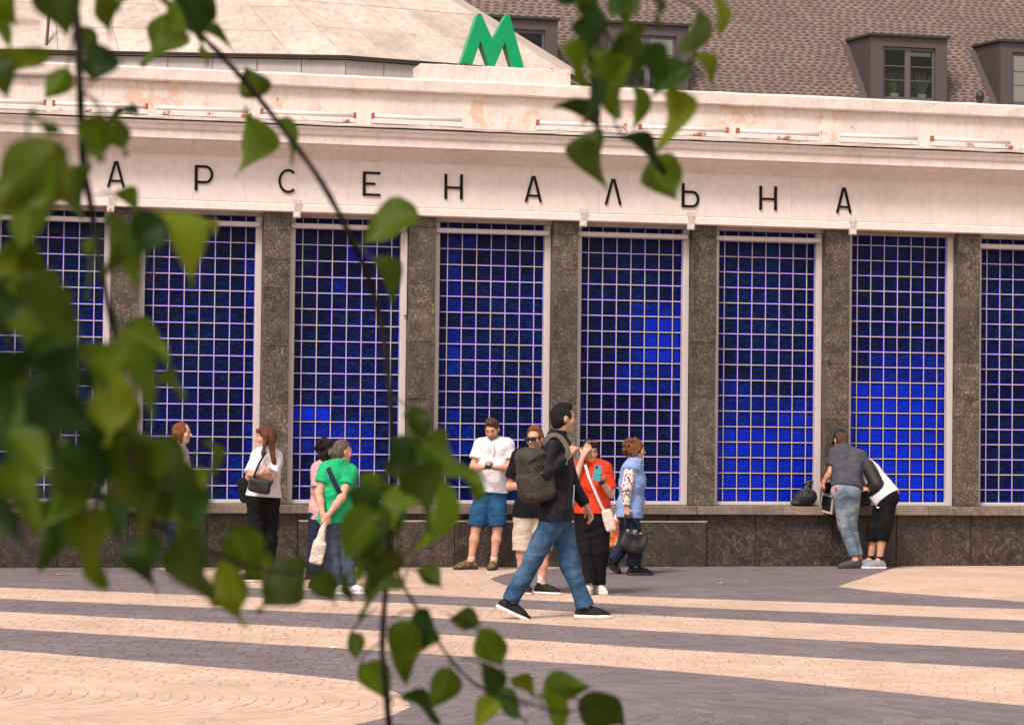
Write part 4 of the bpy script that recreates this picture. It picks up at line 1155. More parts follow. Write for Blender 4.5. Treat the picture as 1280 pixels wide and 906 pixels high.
    def shoes(s, upper, sole, sole_h=.028, high=False, sock=None):
        for q in 'ab':
            f = s.feet[q]; kk = s.k; O, d, u = f['O'], f['d'], f['u']
            F = lambda x, z, y=0: O + d*x*kk + u*z*kk + f['s']*y*kk
            U = Solid()
            U.cone(F(-.045, .045), F(.06, .05), .040*kk, .043*kk, .02).cone(F(.06, .05), F(.13, .038), .043*kk, .042*kk, .02).cone(F(.13, .038), F(.19, .028), .042*kk, .030*kk, .02)
            U.cone(F(-.018, .075), F(.0, .115 if high else .095), .044*kk, .043*kk, .02, flat=1)
            U.cone(F(.02, .075), F(.09, .058), .036*kk, .036*kk, .02)
            U.plane(F(0, sole_h*.8), u)
            sh = U.build('shoe', .0065, upper, s.root)
            L = Solid()
            L.cone(F(-.05, .012), F(.06, .014), .043*kk, .042*kk, .02).cone(F(.06, .014), F(.14, .014), .042*kk, .046*kk, .02).cone(F(.14, .014), F(.195, .016), .046*kk, .032*kk, .02)
            L.plane(F(0, .002), u); L.plane(F(0, sole_h), -u)
            L.build('sole', .0065, sole, sh)
            if sock is not None:
                C = Solid().cone(F(-.01, .085), s.j['an_'+q]*.62+s.j['kn_'+q]*.38 if sock[1] == 'long' else s.j['an_'+q]*.86+s.j['kn_'+q]*.14, .040*kk, .043*kk, .01, flat=1)
                C.build('sock', .007, sock[0], s.root)
    def trousers(s, mat, r=(.105, .072, .058), to=1.0, inf=.012, h=.0085, seed=1, amp=.005, top=None, name='trousers', cut=None):
        """to = how far down the shin the leg reaches (0 = knee, 1 = ankle; negative stops above the knee)"""
        S = Solid(); j, b = s.j, s.k
        hh = (j['hip_a']+j['hip_b'])/2; c = (j['sh_a']+j['sh_b'])/2; up = nrmz(c-hh)
        for q in 'ab':
            hp, kn, an = j['hip_'+q], j['kn_'+q], j['an_'+q]
            S.cone(hp*0.62+hh*0.38+up*.10, hp*.85+hh*.15, .095*s.b*b+inf, .102*s.b*b+inf, .05)
            if to < 0:
                S.cone(hp, hp + (kn-hp)*(1+to), r[0]*b, r[1]*b, .035, flat=1)
            else:
                S.cone(hp, kn, r[0]*b, r[1]*b, .035); S.cone(kn, kn + (an-kn)*to, r[1]*b, r[2]*b, .03, flat=1)
        S.wrinkle(amp, seed, (26, 26, 44))
        S.plane(hh + up*(top if top is not None else .12), -up)
        return S.build(name, h, mat, s.root)
    def shirt(s, mat, sleeve=0.55, hem=.05, inf=.016, h=.0085, seed=2, amp=.005, name='shirt', sr=(.064, .062), fr=(.055, .045), loose=0.0, neck=.055, scoop=.03, **tk):
        """sleeve: 0.5 = half the upper arm, 2 = down to the wrist; hem = metres below the hips"""
        S = Solid(); j, b = s.j, s.b*s.k
        s.torso(S, inf=inf, **tk)
        hh = (j['hip_a']+j['hip_b'])/2; c = (j['sh_a']+j['sh_b'])/2; up = nrmz(c-hh)
        for q in 'ab':
            S.cone(j['hip_'+q]*.7+hh*.3+up*.10, j['hip_'+q]*.85+hh*.15-up*(hem+.05), .094*b+inf+loose*.5, .104*b+inf+loose, .05)
        S.wrinkle(amp, seed)
        S.plane(hh - up*hem, up)
        # neck opening
        f = s.forward(); S.cone(j['neck']+up*.02-f*.01, j['neck']+up*.09+f*scoop, neck*s.k, neck*1.35*s.k, .008, op='s')
        T = Solid()
        for q in 'ab':
            if 'el_'+q not in j: continue
            sh, el, wr = j['sh_'+q], j['el_'+q], j['wr_'+q]
            if sleeve <= 1: S.cone(sh, sh + (el-sh)*sleeve, sr[0]*b, sr[1]*b, .03, flat=1)
            else:
                S.cone(sh, el, sr[0]*b, sr[1]*b, .03); S.cone(el, el + (wr-el)*(sleeve-1), fr[0]*b, fr[1]*b, .02, flat=1)
        return S.build(name, h, mat, s.root)
    def hair(s, mat, style='short', h=.0075, seed=5):
        S = Solid(); kk, hr = s.k, s.hr
        S.ell(s.H(0, -.020, .034), A3(.083, .099, .095)*kk, hr, .01)
        if style in ('long', 'bob', 'curly', 'perm'): S.ell(s.H(0, -.045, -.02), A3(.084, .068, .10)*kk, hr, .03)
        if style == 'short': S.ell(s.H(0, -.055, -.03), A3(.068, .048, .07)*kk, hr, .03)
        if style == 'bun': S.ell(s.H(0, -.055, -.02), A3(.07, .05, .07)*kk, hr, .03)
        if style == 'short':
            S.ell(s.H(0, .012, .105), A3(.06, .06, .030)*kk, hr, .03)
        # the face is left free
        S.ell(s.H(0, .100, -.048), A3(.062, .078, .104)*kk, hr, .010, 's')
        for e in (-1, 1): S.ell(s.H(e*.085, .004, -.016), A3(.030, .030, .038)*kk, hr, .010, 's') if style in ('short', 'bun', 'perm') else None
        if style == 'long':
            for o in (-.055, -.02, .02, .055): S.cone(s.H(o, -.055, -.04), s.H(o*1.25, -.07, -.29), .036*kk, .022*kk, .025)
            for e in (-1, 1): S.cone(s.H(e*.078, -.005, .015), s.H(e*.096, .062, -.235), .029*kk, .017*kk, .02)
            S.ell(s.H(.006, .066, .070), A3(.058, .030, .030)*kk, hr, .015)
        if style == 'bob':
            for e in (-1, 1): S.cone(s.H(e*.072, -.01, .0), s.H(e*.074, .0, -.10), .026*kk, .02*kk, .02)
        if style == 'bun': S.ell(s.H(.0, -.125, -.015), A3(.040, .042, .045)*kk, hr, .012)
        if style in ('curly', 'perm'):
            rg = np.random.RandomState(seed)
            for _ in range(46):
                v = nrmz(rg.normal(size=3)); v[1] -= .35
                p = s.H(*(A3(v[0]*.095, v[1]*.10-.02, v[2]*.11+.015)))
                if ((p-s.hc) @ hr[:, 1]) < .05*kk: S.ell(p, A3(.026, .026, .026)*kk*rg.uniform(.8, 1.25), None, .012)
            for e in ((-1, 0, 1) if style == 'curly' else ()): S.cone(s.H(e*.06, -.05, -.05), s.H(e*.07, -.06, -.15), .045*kk, .035*kk, .03)
            S.ell(s.H(0, .105, -.045), A3(.062, .080, .100)*kk, hr, .012, 's')
        S.wrinkle(.006, seed, (75, 75, 45))
        return S.build('hair', h, mat, s.root)
def strap(name, pts, w, th, mat, parent, nrm=None, **kw):
    """flat band through points; nrm = outward direction per point or one for all"""
    mb = MB(); P = [np.array(p, float) for p in pts]; n = len(P)
    # resample smoothly
    Q = []
    for i in range(n-1):
        p0, p1, p2, p3 = P[max(i-1, 0)], P[i], P[i+1], P[min(i+2, n-1)]
        for t in np.linspace(0, 1, 6, endpoint=False):
            Q.append(.5*((2*p1) + (-p0+p2)*t + (2*p0-5*p1+4*p2-p3)*t*t + (-p0+3*p1-3*p2+p3)*t**3))
    Q.append(P[-1]); rows = []
    for i, p in enumerate(Q):
        t = nrmz(Q[min(i+1, len(Q)-1)] - Q[max(i-1, 0)]); nn = np.array(nrm if nrm is not None else (0, -1, 0.2), float); nn = nrmz(nn - t*(nn @ t)); sd = np.cross(t, nn)
        rows.append([p+sd*w/2, p+sd*w/2+nn*th, p-sd*w/2+nn*th, p-sd*w/2])
    for r in rows: mb.v += [tuple(x) for x in r]
    for i in range(len(rows)-1):
        for a in range(4):
            mb.f.append((i*4+a, (i+1)*4+a, (i+1)*4+(a+1) % 4, i*4+(a+1) % 4)); mb.mi.append(0)
    return mb.build(name, mat, parent, **kw)
# ================================================================== the people and what they carry
M_H_BLACK = hair_mat('hair_black', (.006, .005, .005, 1), (.018, .014, .013, 1))
M_H_BROWN = hair_mat('hair_brown', (.045, .022, .014, 1), (.13, .062, .036, 1))
M_H_CHEST = hair_mat('hair_chestnut', (.06, .022, .012, 1), (.19, .075, .035, 1))
M_H_RED = hair_mat('hair_auburn', (.10, .035, .014, 1), (.26, .105, .045, 1))
M_H_GREY = hair_mat('hair_greying', (.05, .036, .03, 1), (.20, .155, .125, 1))
M_H_SHORT = hair_mat('hair_short_brown', (.055, .026, .014, 1), (.14, .07, .038, 1))
M_WHITE = cloth('white_cotton', (.70, .67, .70, 1), (.62, .58, .62, 1))
M_PALE = cloth('pale_knit', (.62, .56, .54, 1))
M_BLACK = cloth('black_cloth', (.0055, .005, .006, 1), (.011, .010, .012, 1))
M_BLACKJ = cloth('black_jacket', (.0075, .007, .010, 1), (.016, .015, .020, 1), 0.55)
M_NAVY = cloth('navy_cloth', (.014, .018, .038, 1), (.022, .028, .055, 1))
M_SLATE = cloth('slate_tee', (.055, .055, .068, 1), (.08, .08, .098, 1))
M_GREENT = cloth('green_tee', (.020, .42, .17, 1), (.015, .33, .135, 1))
M_RED = cloth('red_tee', (.66, .055, .018, 1), (.52, .035, .012, 1))
M_BEIGE = cloth('beige_shorts', (.52, .44, .36, 1), (.44, .36, .29, 1))
M_DENIM = cloth('blue_denim', (.036, .085, .165, 1), (.018, .046, .098, 1), scale=6.0, wear=.6, wearcol=(.115, .20, .31, 1))
M_DENIMD = cloth('dark_denim', (.016, .068, .155, 1), (.011, .045, .105, 1), wear=.4, wearcol=(.04, .13, .25, 1))
M_DENIML = cloth('washed_denim', (.17, .22, .28, 1), (.10, .145, .20, 1), wear=.7, wearcol=(.42, .42, .40, 1))
M_DENIMG = cloth('grey_blue_jeans', (.085, .105, .15, 1), (.06, .075, .11, 1))
M_VEST = cloth('light_blue_vest', (.26, .36, .62, 1), (.20, .29, .54, 1))
def floral():
    k = NT('floral_sleeve', (.68, .58, .54, 1), .85)
    v = k.n('ShaderNodeTexVoronoi'); v.inputs['Scale'].default_value = 32; k.l(k.obj, v.inputs['Vector'])
    sep = k.n('ShaderNodeSeparateColor'); k.l(v.outputs['Color'], sep.inputs[0])
    pc = k.ramp(sep.outputs[0], [(0.0, (.16, .05, .05, 1)), (0.4, (.10, .055, .07, 1)), (0.7, (.42, .16, .12, 1))], 'CONSTANT')
    k.color(k.mix(k.ramp(v.outputs['Distance'], [(.42, 1.0), (.50, 0.0)]), (.70, .60, .56, 1), pc)); return k.m
M_FLORAL = floral()
M_SOLEW = NT('white_sole', (.66, .62, .58, 1), .6).m
M_SOLEB = NT('black_sole', (.015, .014, .014, 1), .6).m
M_SHOEB = cloth('black_shoe', (.018, .016, .017, 1), rough=.6)
M_SHOEW = cloth('white_shoe', (.66, .62, .60, 1), rough=.6)
M_SHOEG = cloth('grey_shoe', (.20, .20, .24, 1), (.33, .33, .37, 1), rough=.6)
M_SHOET = cloth('dark_sneaker_tan', (.02, .018, .018, 1), (.34, .22, .09, 1), rough=.6, scale=30)
M_SOCKW = cloth('white_sock', (.62, .58, .57, 1))
M_SOCKB = cloth('black_sock', (.015, .014, .016, 1))
M_LEATHER = NT('black_leather', (.012, .011, .012, 1), .3).m
M_STRAPK = cloth('black_strap', (.012, .012, .014, 1))
M_PACK = cloth('olive_grey_backpack', (.046, .039, .032, 1), (.066, .056, .047, 1), 0.8, .5)
M_PACKD = cloth('backpack_seam', (.022, .018, .016, 1))
M_PACKS = cloth('backpack_strap', (.115, .105, .095, 1))
def plastic(name, c, c2, rough=.25, tr=0.0):
    k = NT(name, c, rough); n = k.noise(24, 4, .65, None, 1.0); k.color(k.ramp(n, [(.35, c), (.7, c2)])); k.bump(n, .9, .03); return k.m
M_BAGBLK = plastic('black_bin_bag', (.006, .006, .007, 1), (.012, .012, .013, 1), .18)
M_BAGBEI = plastic('beige_plastic_bag', (.58, .47, .40, 1), (.70, .62, .56, 1), .4)
M_PHONE = NT('phone_body', (.012, .012, .014, 1), .25).m
M_PHONET = NT('teal_phone_case', (.03, .25, .31, 1), .4).m
M_LENS = NT('dark_lens', (.006, .006, .007, 1), .08).m
M_GLASSF = NT('tortoise_frame', (.16, .08, .055, 1), .25).m
M_HANDLE = NT('bag_hardware', (.30, .27, .24, 1), .35, metal=.8).m

def thing_at(p, w, name, label, cat):
    """a carried thing: an Empty at world point w"""
    return empty(name, tuple(w), label=label, cat=cat)
def W(p, v): return p.o + np.array(v)
class Off:
    """parent stand-in so that geometry given in a person's coordinates lands in a thing's own frame"""
def sub(S, off):
    for i, o in enumerate(S.ops):
        o = list(o)
        if o[0] in ('c',): o[1] = o[1]-off; o[2] = o[2]-off
        elif o[0] in ('e', 'b', 'p'): o[1] = o[1]-off
        S.ops[i] = tuple(o)
    return S

# ---- 1 the man striding past with a backpack
p = Person('man in black jacket and blue jeans striding right with backpack', (690, 773), skin=(.47, .26, .18), size=1.03)
p.joints(neck=(697, 545, 0), sh_a=(691, 558, -.17), sh_b=(700, 556, .19), hip_a=(694, 646, -.08), hip_b=(697, 646, .09),
         el_a=(680, 593, -.24), wr_a=(710, 570, -.20), el_b=(714, 604, .23), wr_b=(733, 633, .20),
         kn_a=(668, 697, -.06), an_a=(637.5, 751, -.07), kn_b=(713, 704, .08), an_b=(731, 760, .08))
p.head(704.5, 523, .0, 112, 2); p.facing = A3(1, .2, 0)
p.foot('a', 90, 24); p.foot('b', 88, 0)
p.brow = (.02, .014, .012)
p.body(dict(a=dict(d=(.55, .25, .85), n=(.6, .8, -.1), curl=1.05), b=dict(d=(.45, .0, -.9), n=(-.5, -.3, -.3), curl=.55)))
p.hair(M_H_BLACK, 'short')
p.trousers(M_DENIM, (.106, .083, .074), 1.0, seed=11, amp=.009)
p.shirt(M_BLACKJ, 1.93, .03, .026, seed=12, amp=.007, name='jacket', sr=(.076, .070), fr=(.066, .048), loose=.012, neck=.060, scoop=.02)
S = Solid(); S.cone(p.j['neck']-A3(0, 0, .02), p.j['neck']+A3(.012, 0, .055), .082, .074, .01, flat=3); S.cone(p.j['neck']-A3(0, 0, .04), p.j['neck']+A3(.012, 0, .09), .058, .060, .004, op='s')
S.build('collar', .007, M_BLACKJ, p.root)
z1 = p.P(716.5, 598, -.10)
strap('jacket_piping', [p.P(717.2, 606, -.02), p.P(716.5, 622, -.03), p.P(714.5, 642, -.04)], .012, .006, M_WHITE, p.root, (.9, -.5, 0))
p.shoes(M_SHOEB, M_SOLEW, .034)
# backpack
bc = p.P(666.5, 593, -.16); w = W(p, bc)
bp = thing_at(p, w, 'backpack', 'dark olive grey backpack on the striding man\'s back', 'backpack')
rt = Matrix.Rotation(R(-10), 3, 'Y'); rb = np.array(rt)
yawm = np.array(Matrix.Rotation(R(28), 3, 'Z')); rot = yawm @ rb
S = Solid().box((0, 0, 0), (.105, .150, .225), rot, .07, .01).box(rot @ A3(.02, -.01, -.10), (.12, .155, .12), rot, .07, .05).wrinkle(.006, 3, (24, 24, 24))
mainb = S.build('main_pouch', .008, M_PACK, bp)
S = Solid().box(rot @ A3(-.105, -.02, -.09), (.035, .115, .105), rot, .03, .01).wrinkle(.004, 4, (24, 24, 24)); fp = S.build('front_pocket', .008, M_PACK, bp)
z = [rot @ A3(-.075, -.162, .06), rot @ A3(-.01, -.166, .075), rot @ A3(.06, -.160, .068)]
strap('zip', z, .010, .004, M_PACKD, bp)
z = [rot @ A3(-.10, -.11, .10), rot @ A3(-.07, -.155, .14), rot @ A3(.0, -.165, .165), rot @ A3(.07, -.15, .165)]
strap('seam', z, .012, .004, M_PACKD, bp)
z = [rot @ A3(-.02, -.165, .02), rot @ A3(.02, -.168, .022)]; strap('logo_patch', z, .014, .003, M_PACKS, bp)
off = bc
strap('shoulder_strap', [p.P(679, 556, -.20)-off, p.P(687, 545.5, -.215)-off, p.P(697, 545, -.21)-off, p.P(705, 553, -.225)-off, p.P(709.5, 564, -.245)-off, p.P(706, 580, -.235)-off], .042, .012, M_PACKS, bp, (.1, -.8, .5))
strap('haul_loop', [rot @ A3(.07, -.03, .225), rot @ A3(.06, -.03, .265), rot @ A3(.06, .03, .265), rot @ A3(.07, .03, .225)], .02, .006, M_PACKS, bp, (1, 0, 0))

# ---- 2 the man in the white polo reading his phone
p = Person('man in white polo shirt and denim shorts looking down at his phone', (601, 711.5), skin=(.55, .29, .20))
p.joints(neck=(617, 550, .12), sh_a=(600, 556.5, .10), sh_b=(635.5, 556, .10), hip_a=(604.5, 620, .10), hip_b=(621.5, 620, .10),
         el_a=(591, 584, .04), wr_a=(603.5, 584.5, -.16), el_b=(637, 585, .04), wr_b=(618.5, 585, -.16),
         kn_a=(595, 660, .0), an_a=(588.5, 699, .0), kn_b=(622, 660, .0), an_b=(617, 699, .0))
p.head(615, 536.5, .05, -16, 24); p.facing = A3(-.1, -1, 0); p.beard = A3(.22, .11, .07)
p.foot('a', -62); p.foot('b', -10)
p.body(dict(a=dict(d=(.75, -.55, .12), n=(.2, .2, 1), curl=.75, spread=-1), b=dict(d=(-.75, -.55, .12), n=(0, .2, 1), curl=.85)))
p.hair(M_H_SHORT, 'short')
p.trousers(M_DENIMD, (.112, .106, .1), -.02, seed=21, amp=.008, name='shorts')
p.shirt(M_WHITE, .62, -.045, .022, seed=22, amp=.006, name='polo_shirt', sr=(.072, .080), loose=.014, scoop=.05)
S = Solid(); n_ = p.j['neck']; S.cone(n_-A3(0, -.005, .015), n_+A3(0, -.02, .042), .084, .070, .01, flat=3); S.cone(n_-A3(0, 0, .05), n_+A3(0, -.02, .08), .062, .060, .004, op='s'); S.ell(n_+A3(-.01, -.09, .02), A3(.022, .05, .06), None, .005, 's')
S.build('collar', .006, M_WHITE, p.root)
strap('button_placket', [n_+A3(-.006, -.128, -.02), n_+A3(-.006, -.145, -.09), n_+A3(-.006, -.152, -.16)], .028, .004, M_WHITE, p.root, (0, -1, .2))
p.shoes(M_SHOET, M_SOLEB, .03, sock=(M_SOCKW, 'short'))
hpos = (p.j['wr_a']+p.j['wr_b'])/2 + A3(-.004, -.078, .03); w = W(p, hpos)
ph = thing_at(p, w, 'phone', 'dark phone held in both hands by the man in the white polo', 'phone')
mb = MB().cbox(-.037, .037, -.005, .005, -.075, .075, .003); o = mb.build('phone_case', M_PHONE, ph); ph.rotation_euler = (R(-58), 0, R(-8))
MB().quad((-.033, .0058, -.07), (.033, .0058, -.07), (.033, .0058, .07), (-.033, .0058, .07)).build('screen', M_LENS, ph)

# ---- 3 the man in sunglasses half hidden by the backpack
p = Person('man in sunglasses, black t-shirt and beige shorts behind the backpack', (667, 742), skin=(.55, .28, .19), size=.97)
p.joints(neck=(667, 562, .02), sh_a=(648, 571, .0), sh_b=(687, 571, .03), hip_a=(655, 646, .02), hip_b=(675, 646, .05),
         el_a=(637, 608, .03), wr_a=(662, 606, -.17), el_b=(697, 610, .05), wr_b=(690, 640, -.05),
         kn_a=(652, 693, -.01), an_a=(657, 731, .02), kn_b=(679, 692, .0), an_b=(677, 729, .0))
p.head(668.5, 548.5, -.02, -26, 4); p.facing = A3(-.2, -1, 0); p.beard = A3(.25, .11, .05)
p.foot('a', 10); p.foot('b', 60)
p.body(dict(a=dict(d=(1, -.1, -.1), n=(0, 1, 0), curl=.6), b=dict(d=(-.1, -.2, -1), n=(-1, 0, 0), curl=.5)))
p.hair(M_H_RED, 'short')
p.trousers(M_BEIGE, (.112, .106, .1), -.08, seed=31, amp=.008, name='shorts')
p.shirt(M_BLACK, .72, .0, .022, seed=32, name='t_shirt', sr=(.072, .080), loose=.012)
p.shoes(M_SHOEB, M_SOLEW, .026, high=True, sock=(M_SOCKW, 'long'))
gl = [p.H(-.078, -.01, .012), p.H(-.072, .07, .014), p.H(-.04, .108, .012), p.H(0, .116, .012), p.H(.04, .108, .012), p.H(.072, .07, .014), p.H(.078, -.01, .012)]
S = Solid()
for e in (-1, 1): S.box(p.H(e*.034, .104, .004), (.032, .007, .021), p.hr, .006, .004)
S.cone(p.H(-.02, .108, .012), p.H(.02, .108, .012), .005, .005, .004)
for e in (-1, 1): S.cone(p.H(e*.066, .095, .012), p.H(e*.082, -.01, .008), .005, .004, .004)
S.build('sunglasses', .0045, M_LENS, p.root)

# ---- 4 the woman in red
p = Person('woman in red t-shirt shielding her face with one hand, phone in the other', (740, 742.5), skin=(.56, .33, .24), size=.93, female=True)
p.joints(neck=(739, 577, .0), sh_a=(723, 585, .02), sh_b=(757, 586, -.02), hip_a=(731, 646, .03), hip_b=(750, 646, .0),
         el_a=(717.5, 603, -.12), wr_a=(728.5, 571, -.14), el_b=(763.5, 618, -.04), wr_b=(752, 602, -.20),
         kn_a=(730.5, 690, -.02), an_a=(735.5, 731, -.06), kn_b=(750, 689, .0), an_b=(746.5, 726, .08))
p.head(737.5, 563.5, -.02, 16, 12, 3); p.facing = A3(.1, -1, 0)
p.foot('a', -12); p.foot('b', 25)
p.body(dict(a=dict(d=(.40, -.12, .9), n=(.3, 1, -.1), curl=.3, spread=1.35), b=dict(d=(-.3, -.3, .85), n=(-.3, -.9, -.2), curl=.75)), bust=1.0)
p.hair(M_H_BLACK, 'long')
p.trousers(M_BLACK, (.108, .098, .100), .96, seed=41, amp=.010, top=.10)
p.shirt(M_RED, .80, -.04, .022, seed=42, name='t_shirt', sr=(.068, .078), bust=1.05, loose=.016)
p.shoes(M_SHOEW, M_SOLEW, .03)
S = Solid()
for e in (-1, 1): S.box(p.H(e*.034, .062, .116), (.027, .009, .016), p.hr @ np.array(Matrix.Rotation(R(48), 3, 'X')), .008, .004)
S.cone(p.H(-.012, .064, .119), p.H(.012, .064, .119), .005, .005, .004)
for e in (-1, 1): S.cone(p.H(e*.068, .05, .108), p.H(e*.084, -.04, .03), .005, .004, .004)
S.build('sunglasses', .0045, M_GLASSF, p.root)
hpos = p.j['wr_b'] + A3(-.045, -.075, .085)
ph = thing_at(p, W(p, hpos), 'phone', 'teal phone held up by the woman in red', 'phone'); ph.rotation_euler = (R(-14), R(12), R(8))
MB().cbox(-.038, .038, -.005, .005, -.08, .08, .003).build('phone_case', M_PHONET, ph)
MB().cbox(-.030, -.008, -.0075, -.0045, .040, .072, .002).build('camera_bump', M_PHONE, ph)
S = Solid().cone(p.j['wr_b']-A3(-.012, 0, .02), p.j['wr_b']+A3(-.006, -.004, .012), .034, .033, .004, flat=3); S.build('watch', .006, M_BLACKP, p.root)
bc = p.P(761, 650, -.19); bg_ = thing_at(p, W(p, bc), 'shoulder_bag', 'small white shoulder bag hanging at the hip of the woman in red', 'bag')
S = Solid().box((0, 0, 0), (.055, .03, .115), np.array(Matrix.Rotation(R(-14), 3, 'Y')), .028, .01).wrinkle(.004, 5, (40, 40, 40)); S.build('pouch', .007, cloth('white_bag_print', (.66, .58, .52, 1), (.52, .42, .36, 1), scale=34), bg_)
strap('strap', [p.P(731.5, 581, -.12)-bc, p.P(736, 596, -.215)-bc, p.P(744, 615, -.225)-bc, p.P(752, 633, -.20)-bc, p.P(757, 641, -.19)-bc], .024, .006, M_WHITE, bg_, (.1, -1, .2))

# ---- 5 the older woman in the blue vest
p = Person('older woman in light blue vest and floral sleeves walking right with bags', (789, 718), skin=(.55, .31, .22), size=.95, female=True, bulk=1.06)
p.joints(neck=(794, 576, .0), sh_a=(788.5, 585, -.16), sh_b=(793, 585, .17), hip_a=(786.5, 641, -.09), hip_b=(787.5, 641, .10),
         el_a=(783.5, 609, -.235), wr_a=(783, 634, -.24), el_b=(797, 610, .22), wr_b=(803, 632, .15),
         kn_a=(793, 675, -.08), an_a=(793, 707, -.08), kn_b=(782, 677, .08), an_b=(764.5, 698, .08))
p.head(795.5, 562, .0, 100, 6); p.facing = A3(1, .1, 0)
p.foot('a', 88); p.foot('b', 90, 38)
p.body(dict(a=dict(d=(.05, 0, -1), n=(.3, .9, 0), curl=1.1), b=dict(d=(.2, 0, -1), n=(-1, 0, 0), curl=.8)), bust=.9)
p.hair(M_H_RED, 'perm', seed=9)
p.trousers(M_NAVY, (.112, .088, .082), .98, seed=51, amp=.009)
p.shirt(M_FLORAL, 1.9, .02, .014, seed=52, name='blouse', sr=(.066, .062), fr=(.058, .044), bust=.9)
p.shirt(M_VEST, .06, .05, .030, seed=53, name='vest', sr=(.078, .076), bust=.95, loose=.014, neck=.062)
p.shoes(M_SHOEB, M_SOLEB, .028)
hand = p.j['wr_a'] + A3(.004, 0, -.085)
bc = p.P(791, 676, -.25); hb = thing_at(p, W(p, bc), 'handbag', 'black leather handbag hanging from the older woman\'s hand', 'handbag')
S = Solid().box((.01, 0, -.02), (.135, .04, .10), np.array(Matrix.Rotation(R(18), 3, 'Y')), .02, .01).box((-.03, 0, .04), (.075, .03, .10), np.array(Matrix.Rotation(R(10), 3, 'Y')), .02, .06).wrinkle(.013, 8, (36, 36, 36)); S.build('pouch', .008, M_LEATHER, hb)
hl = hand - bc
for y_ in (-.03, .03):
    MB().tube([A3(-.075, y_, .10), (A3(-.075, y_, .10)+hl)/2+A3(-.02, 0, .03), hl+A3(-.012, y_*.3, .012), hl+A3(.018, y_*.3, .010), (A3(.085, y_, .10)+hl)/2+A3(.035, 0, .02), A3(.085, y_, .10)], .008, 8).build('handle', M_LEATHER, hb, smooth=True)
S = Solid().cone((.078, -.05, .085), (.09, -.05, .085), .012, .012, .004); S.build('buckle', .004, M_HANDLE, hb)
bc = p.P(770, 664, .12); pb_ = thing_at(p, W(p, bc), 'plastic_bag', 'orange printed carrier bag behind the black handbag', 'bag')
k = NT('orange_print', (.6, .45, .36, 1), .4); n = k.noise(9, 4, .6, k.mapping((1, 1, .8))); k.color(k.ramp(n, [(.36, (.62, .47, .38, 1)), (.44, (.62, .16, .02, 1)), (.56, (.50, .10, .02, 1)), (.62, (.24, .03, .01, 1)), (.7, (.62, .5, .4, 1))]))
S = Solid().box((0, 0, -.02), (.07, .05, .165), None, .03, .01).cone((0, 0, .12), (.02, 0, .22), .05, .014, .04).wrinkle(.007, 9, (32, 32, 26)); S.build('sack', .008, k.m, pb_)
MB().tube([(.015, 0, .2), (.04, .0, .27), (.075, .02, .30)], .010, 6).build('handle', M_RED, pb_, smooth=True)

# ---- 6 woman in white t-shirt with folded arms
p = Person('woman with long brown hair in white t-shirt and black trousers, arms folded', (323, 727), skin=(.56, .32, .23), size=.98, female=True)
p.joints(neck=(334, 561, .0), sh_a=(322.5, 571, -.06), sh_b=(344, 571.5, .10), hip_a=(321, 626, -.03), hip_b=(337, 626, .06),
         el_a=(312, 596, -.17), wr_a=(327, 590, -.25), el_b=(339, 597, -.12), wr_b=(320, 592, -.29),
         kn_a=(319, 676, -.06), an_a=(317.5, 716, -.03), kn_b=(336, 676, .04), an_b=(333, 716, .06))
p.head(331.5, 546, -.02, -78, 4); p.facing = A3(-.8, -.6, 0)
p.foot('a', -72); p.foot('b', -60)
p.body(dict(a=dict(d=(.8, .5, .15), n=(0, 1, 0), curl=.5), b=dict(d=(-.85, .35, .1), n=(0, 1, 0), curl=.7)), bust=1.0)
p.hair(M_H_CHEST, 'long')
p.trousers(M_BLACK, (.105, .088, .082), .98, seed=61, amp=.008)
p.shirt(M_WHITE, .85, -.045, .022, seed=62, name='t_shirt', sr=(.068, .080), bust=1.05, loose=.012)
p.shoes(M_SHOEB, M_SOLEW, .028)
bc = p.P(325, 607, -.30); hb = thing_at(p, W(p, bc), 'crossbody_bag', 'small black crossbody bag worn in front of the white t-shirt', 'bag')
S = Solid().box((0, 0, 0), (.115, .035, .075), np.array(Matrix.Rotation(R(12), 3, 'Y')), .03, .01).wrinkle(.006, 6, (30, 30, 30)); S.build('pouch', .0075, M_LEATHER, hb)
strap('strap', [p.P(333, 565, -.13)-bc, p.P(326, 576, -.20)-bc, p.P(319.5, 590, -.31)-bc, p.P(316, 600, -.32)-bc], .020, .006, M_STRAPK, hb, (-.3, -1, .2))
strap('strap_end', [p.P(334, 612, -.30)-bc, p.P(338.5, 606, -.22)-bc, p.P(341.5, 600, -.12)-bc], .014, .006, M_STRAPK, hb, (.3, -1, .2))
bc = p.P(307.5, 612, .02); tb = thing_at(p, W(p, bc), 'tote_bag', 'limp black tote bag hanging behind the folded arms', 'bag')
S = Solid().box((0, 0, 0), (.075, .045, .13), np.array(Matrix.Rotation(R(-10), 3, 'Y')), .035, .01).wrinkle(.007, 6, (24, 24, 24)); S.build('sack', .008, M_STRAPK, tb)
strap('handle', [A3(.02, 0, .12), A3(.05, -.03, .22), A3(.09, -.02, .30)], .02, .006, M_STRAPK, tb)

